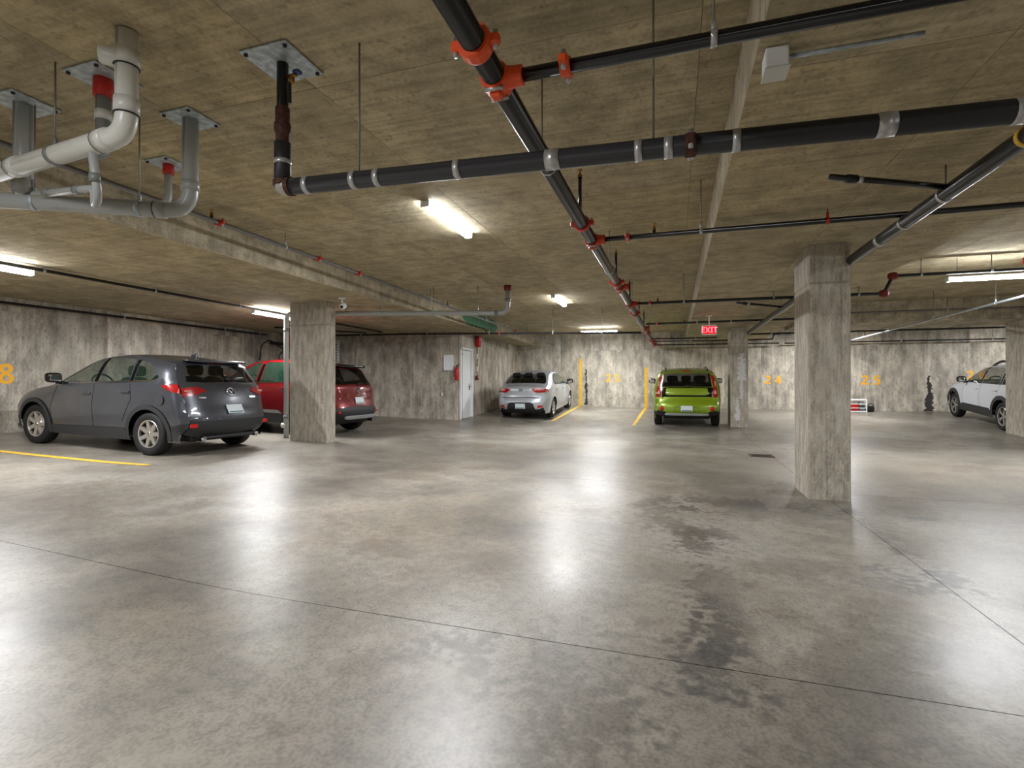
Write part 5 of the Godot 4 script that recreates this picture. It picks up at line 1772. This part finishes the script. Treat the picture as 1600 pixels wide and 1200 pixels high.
	put(fe, "gauge", lathe(Vector3(0, 0.5, 0.03), Vector3(0, 0, 1), [[0.0, 0], [0.02, 0.0], [0.02, 0.012], [0, 0.012]], 12), M.brass)
	put(fe, "bracket", cbox(Vector3(0.05, 0.3, 0.03), 0.004), M.black, Vector3(0, 0.28, -0.088))
	# notice panel
	var nb := thing("notice_panel", "white framed notice panel on the concrete wall beside the extinguisher", "sign", V(-6.46, 1.72, 14.03))
	put(nb, "backing", cbox(Vector3(0.30, 0.46, 0.02), 0.004), M.white, Vector3(0, 0.23, 0))
	for s in [-1.0, 1.0]:
		put(nb, "frame_side", cbox(Vector3(0.018, 0.46, 0.03), 0.004), M.white, Vector3(s * 0.15, 0.23, 0.004))
		put(nb, "frame_end", cbox(Vector3(0.30, 0.018, 0.03), 0.004), M.white, Vector3(0, 0.23 + s * 0.225, 0.004))
	var sw := thing("wall_box", "tiny white socket box low on the wall beneath the notice panel", "box", V(-6.68, 1.0, 14.03))
	put(sw, "box", cbox(Vector3(0.06, 0.1, 0.03), 0.006), M.white)
	put(sw, "cover", cbox(Vector3(0.045, 0.085, 0.006), 0.002), M.pvc_pale, Vector3(0, 0, 0.016))
	# louvre vent
	var lv := thing("louvre_vent", "white louvred vent on the end wall behind the red car", "vent", V(-10.75, 2.0, 14.02))
	put(lv, "frame", cbox(Vector3(0.86, 0.72, 0.02), 0.004), M.pvc_dark, Vector3(0, 0.36, -0.005))
	for s in [-1.0, 1.0]:
		put(lv, "frame_side", cbox(Vector3(0.07, 0.72, 0.05), 0.006), M.white, Vector3(s * 0.42, 0.36, 0.02))
		put(lv, "frame_end", cbox(Vector3(0.9, 0.05, 0.05), 0.006), M.white, Vector3(0, 0.36 + s * 0.345, 0.02))
	for k in 7:
		var sl := put(lv, "slat", cbox(Vector3(0.78, 0.055, 0.012), 0.003), M.white, Vector3(0, 0.09 + 0.09 * k, 0.022))
		sl.rotation.x = -0.7
	# alarm horn with conduit and pull station on the side wall
	var al := thing("fire_alarm", "red fire alarm horn with a conduit down to a pull station", "alarm", V(-6.1, 1.45, 15.38))
	al.rotation.y = PI / 2
	put(al, "horn", cbox(Vector3(0.2, 0.34, 0.12), 0.02), M.red, Vector3(0, 1.22, 0.06))
	put(al, "strobe", cbox(Vector3(0.16, 0.14, 0.06), 0.02), mat(Color(0.92, 0.55, 0.57), 0.3), Vector3(0, 1.31, 0.13))
	put(al, "conduit", tube([Vector3(0, 1.05, 0.02), Vector3(0, 0.1, 0.02)], 0.013, 8), M.dark_pipe)
	for y in [0.35, 0.75]:
		put(al, "conduit_band", cbox(Vector3(0.05, 0.16, 0.035), 0.004), M.white, Vector3(0, y, 0.024))
	put(al, "pull_station", cbox(Vector3(0.13, 0.14, 0.06), 0.01), M.dark_red, Vector3(0, 0.06, 0.03))
	put(al, "pull_lever", cbox(Vector3(0.09, 0.03, 0.02), 0.004), M.white, Vector3(0, 0.08, 0.065))
	# exit sign hung from the soffit
	var ex := thing("exit_sign", "glowing red EXIT sign hung from the soffit beside the paint-smeared column", "sign", V(0.74, 2.42, 12.5))
	put(ex, "case", cbox(Vector3(0.32, 0.22, 0.05), 0.01), M.white, Vector3(0, 0.11, 0))
	put(ex, "face", cbox(Vector3(0.275, 0.175, 0.006), 0.002), M.exit_face, Vector3(0, 0.11, 0.026))
	var tx := TextMesh.new()
	tx.text = "EXIT"
	tx.font = font()
	tx.font_size = 64
	tx.pixel_size = 0.12 / 46.0
	tx.depth = 0.003
	tx.curve_step = 3.0
	put(ex, "letters", tx, M.exit_letter, Vector3(0, 0.11, 0.031))
	put(ex, "canopy", cbox(Vector3(0.12, 0.03, 0.08), 0.006), M.white, Vector3(0, LOW - 2.42 - 0.012, 0))
	put(ex, "stem", tube([Vector3(0, 0.21, 0), Vector3(0, LOW - 2.42 - 0.02, 0)], 0.01, 8), M.white)
	var xl := OmniLight3D.new()
	xl.name = "exit_glow"
	xl.light_color = Color(1, 0.1, 0.2)
	xl.light_energy = 0.0012
	xl.omni_range = 30.0
	xl.omni_attenuation = 2.0
	xl.light_size = 0.05
	xl.shadow_enabled = true
	ex.add_child(xl)
	xl.position = Vector3(0, 0.11, 0.1)
	# swivel camera beside the wide column
	var em := thing("security_camera", "small white swivel camera on the soffit beside the wide column", "camera", V(-5.82, LOW + 0.012, 8.0))
	put(em, "base", lathe(Vector3.ZERO, Vector3.DOWN, [[0, 0], [0.07, 0.0], [0.07, 0.02], [0.03, 0.035], [0, 0.035]], 18), M.white)
	put(em, "arm", tube([Vector3(0, -0.03, 0), Vector3(0, -0.1, 0)], 0.016, 8), M.white)
	var hd := put(em, "head", lathe(Vector3(0, -0.14, -0.06), Vector3(0.2, -0.35, 0.9), [[0, 0], [0.05, 0.0], [0.055, 0.01], [0.055, 0.1], [0.045, 0.12], [0.0, 0.12]], 16), M.white)
	put(hd, "lens", lathe(Vector3(0, -0.14, -0.06) + Vector3(0.2, -0.35, 0.9).normalized() * 0.121, Vector3(0.2, -0.35, 0.9), [[0.03, 0.0], [0.025, 0.006], [0, 0.008]], 14), M.gloss_black)
	# junction box
	var jb := thing("junction_box", "white metal junction box on the soffit edge under the orange-tee branch", "box", V(0.46, LOW, 2.73))
	put(jb, "box", cbox(Vector3(0.10, 0.1, 0.12), 0.006), M.white, Vector3(0, -0.05, 0))
	put(jb, "cover", cbox(Vector3(0.11, 0.006, 0.13), 0.002), M.pvc_pale, Vector3(0, -0.102, 0))
	put(jb, "conduit", tube([Vector3(0.05, -0.03, 0), Vector3(0.6, -0.03, 0.0)], 0.012, 8), M.galv)
	# crate and bag left by the back wall
	var cy := floor_y(5.72, 19.5)
	var cr := thing("crate", "white wire crate with red packs against the back wall below 25", "crate", V(5.70, cy, 19.55))
	var fr := begin(false)
	for x in [-0.24, 0.24]:
		for z in [-0.16, 0.16]:
			add_cbox(fr, Vector3(x, 0.2, z), Vector3(0.025, 0.4, 0.025), 0.004)
	for y in [0.012, 0.13, 0.26, 0.388]:
		for z in [-0.16, 0.16]:
			add_cbox(fr, Vector3(0, y, z), Vector3(0.48, 0.02, 0.015), 0.003)
		for x in [-0.24, 0.24]:
			add_cbox(fr, Vector3(x, y, 0), Vector3(0.015, 0.02, 0.32), 0.003)
	put(cr, "frame", done(fr), M.white)
	put(cr, "tray", cbox(Vector3(0.47, 0.02, 0.31), 0.004), M.white, Vector3(0, 0.02, 0))
	put(cr, "lid", cbox(Vector3(0.5, 0.03, 0.34), 0.006), M.white, Vector3(0, 0.405, 0))
	var pk := thing("pack", "red pack stored inside the white wire crate", "pack", V(5.62, cy + 0.03, 19.53))
	put(pk, "bag", blob(Vector3(0.24, 0.24, 0.22), 0.35), M.red, Vector3(0, 0.12, 0))
	put(pk, "strap", cbox(Vector3(0.25, 0.03, 0.23), 0.004), M.black, Vector3(0, 0.1, 0))
	var pg := thing("pack", "grey pack stored inside the white wire crate", "pack", V(5.83, cy + 0.03, 19.53))
	put(pg, "bag", blob(Vector3(0.15, 0.3, 0.22), 0.35), M.pvc_dark, Vector3(0, 0.15, 0))
	put(pg, "strap", cbox(Vector3(0.16, 0.03, 0.23), 0.004), M.black, Vector3(0, 0.14, 0))
	var bg := thing("bag", "small black bag with a loop handle beside the white crate", "bag", V(6.08, floor_y(6.08, 19.5), 19.55))
	put(bg, "body", blob(Vector3(0.22, 0.2, 0.2), 0.5), M.black, Vector3(0, 0.1, 0))
	put(bg, "handle", tube(bend([Vector3(-0.08, 0.16, 0.04), Vector3(-0.05, 0.27, 0.04), Vector3(0.07, 0.27, 0.04), Vector3(0.1, 0.1, 0.06)], 0.05), 0.014, 8), M.plastic)
	# floor drain
	var fd := thing("floor_drain", "flat rusty drain grate in the aisle floor between the two columns", "drain", V(1.5, floor_y(1.5, 10.3) + 0.003, 10.3))
	put(fd, "rim", cbox(Vector3(0.40, 0.006, 0.40), 0.002), M.rust)
	for k in 7:
		put(fd, "slot", cbox(Vector3(0.30, 0.003, 0.022), 0.001), M.black, Vector3(0, 0.0035, -0.135 + 0.045 * k))
	for s in [-1.0, 1.0]:
		put(fd, "screw", lathe(Vector3(s * 0.175, 0.003, 0), Vector3.UP, [[0.012, 0.0], [0.01, 0.003], [0, 0.003]], 8), M.steel_pipe)
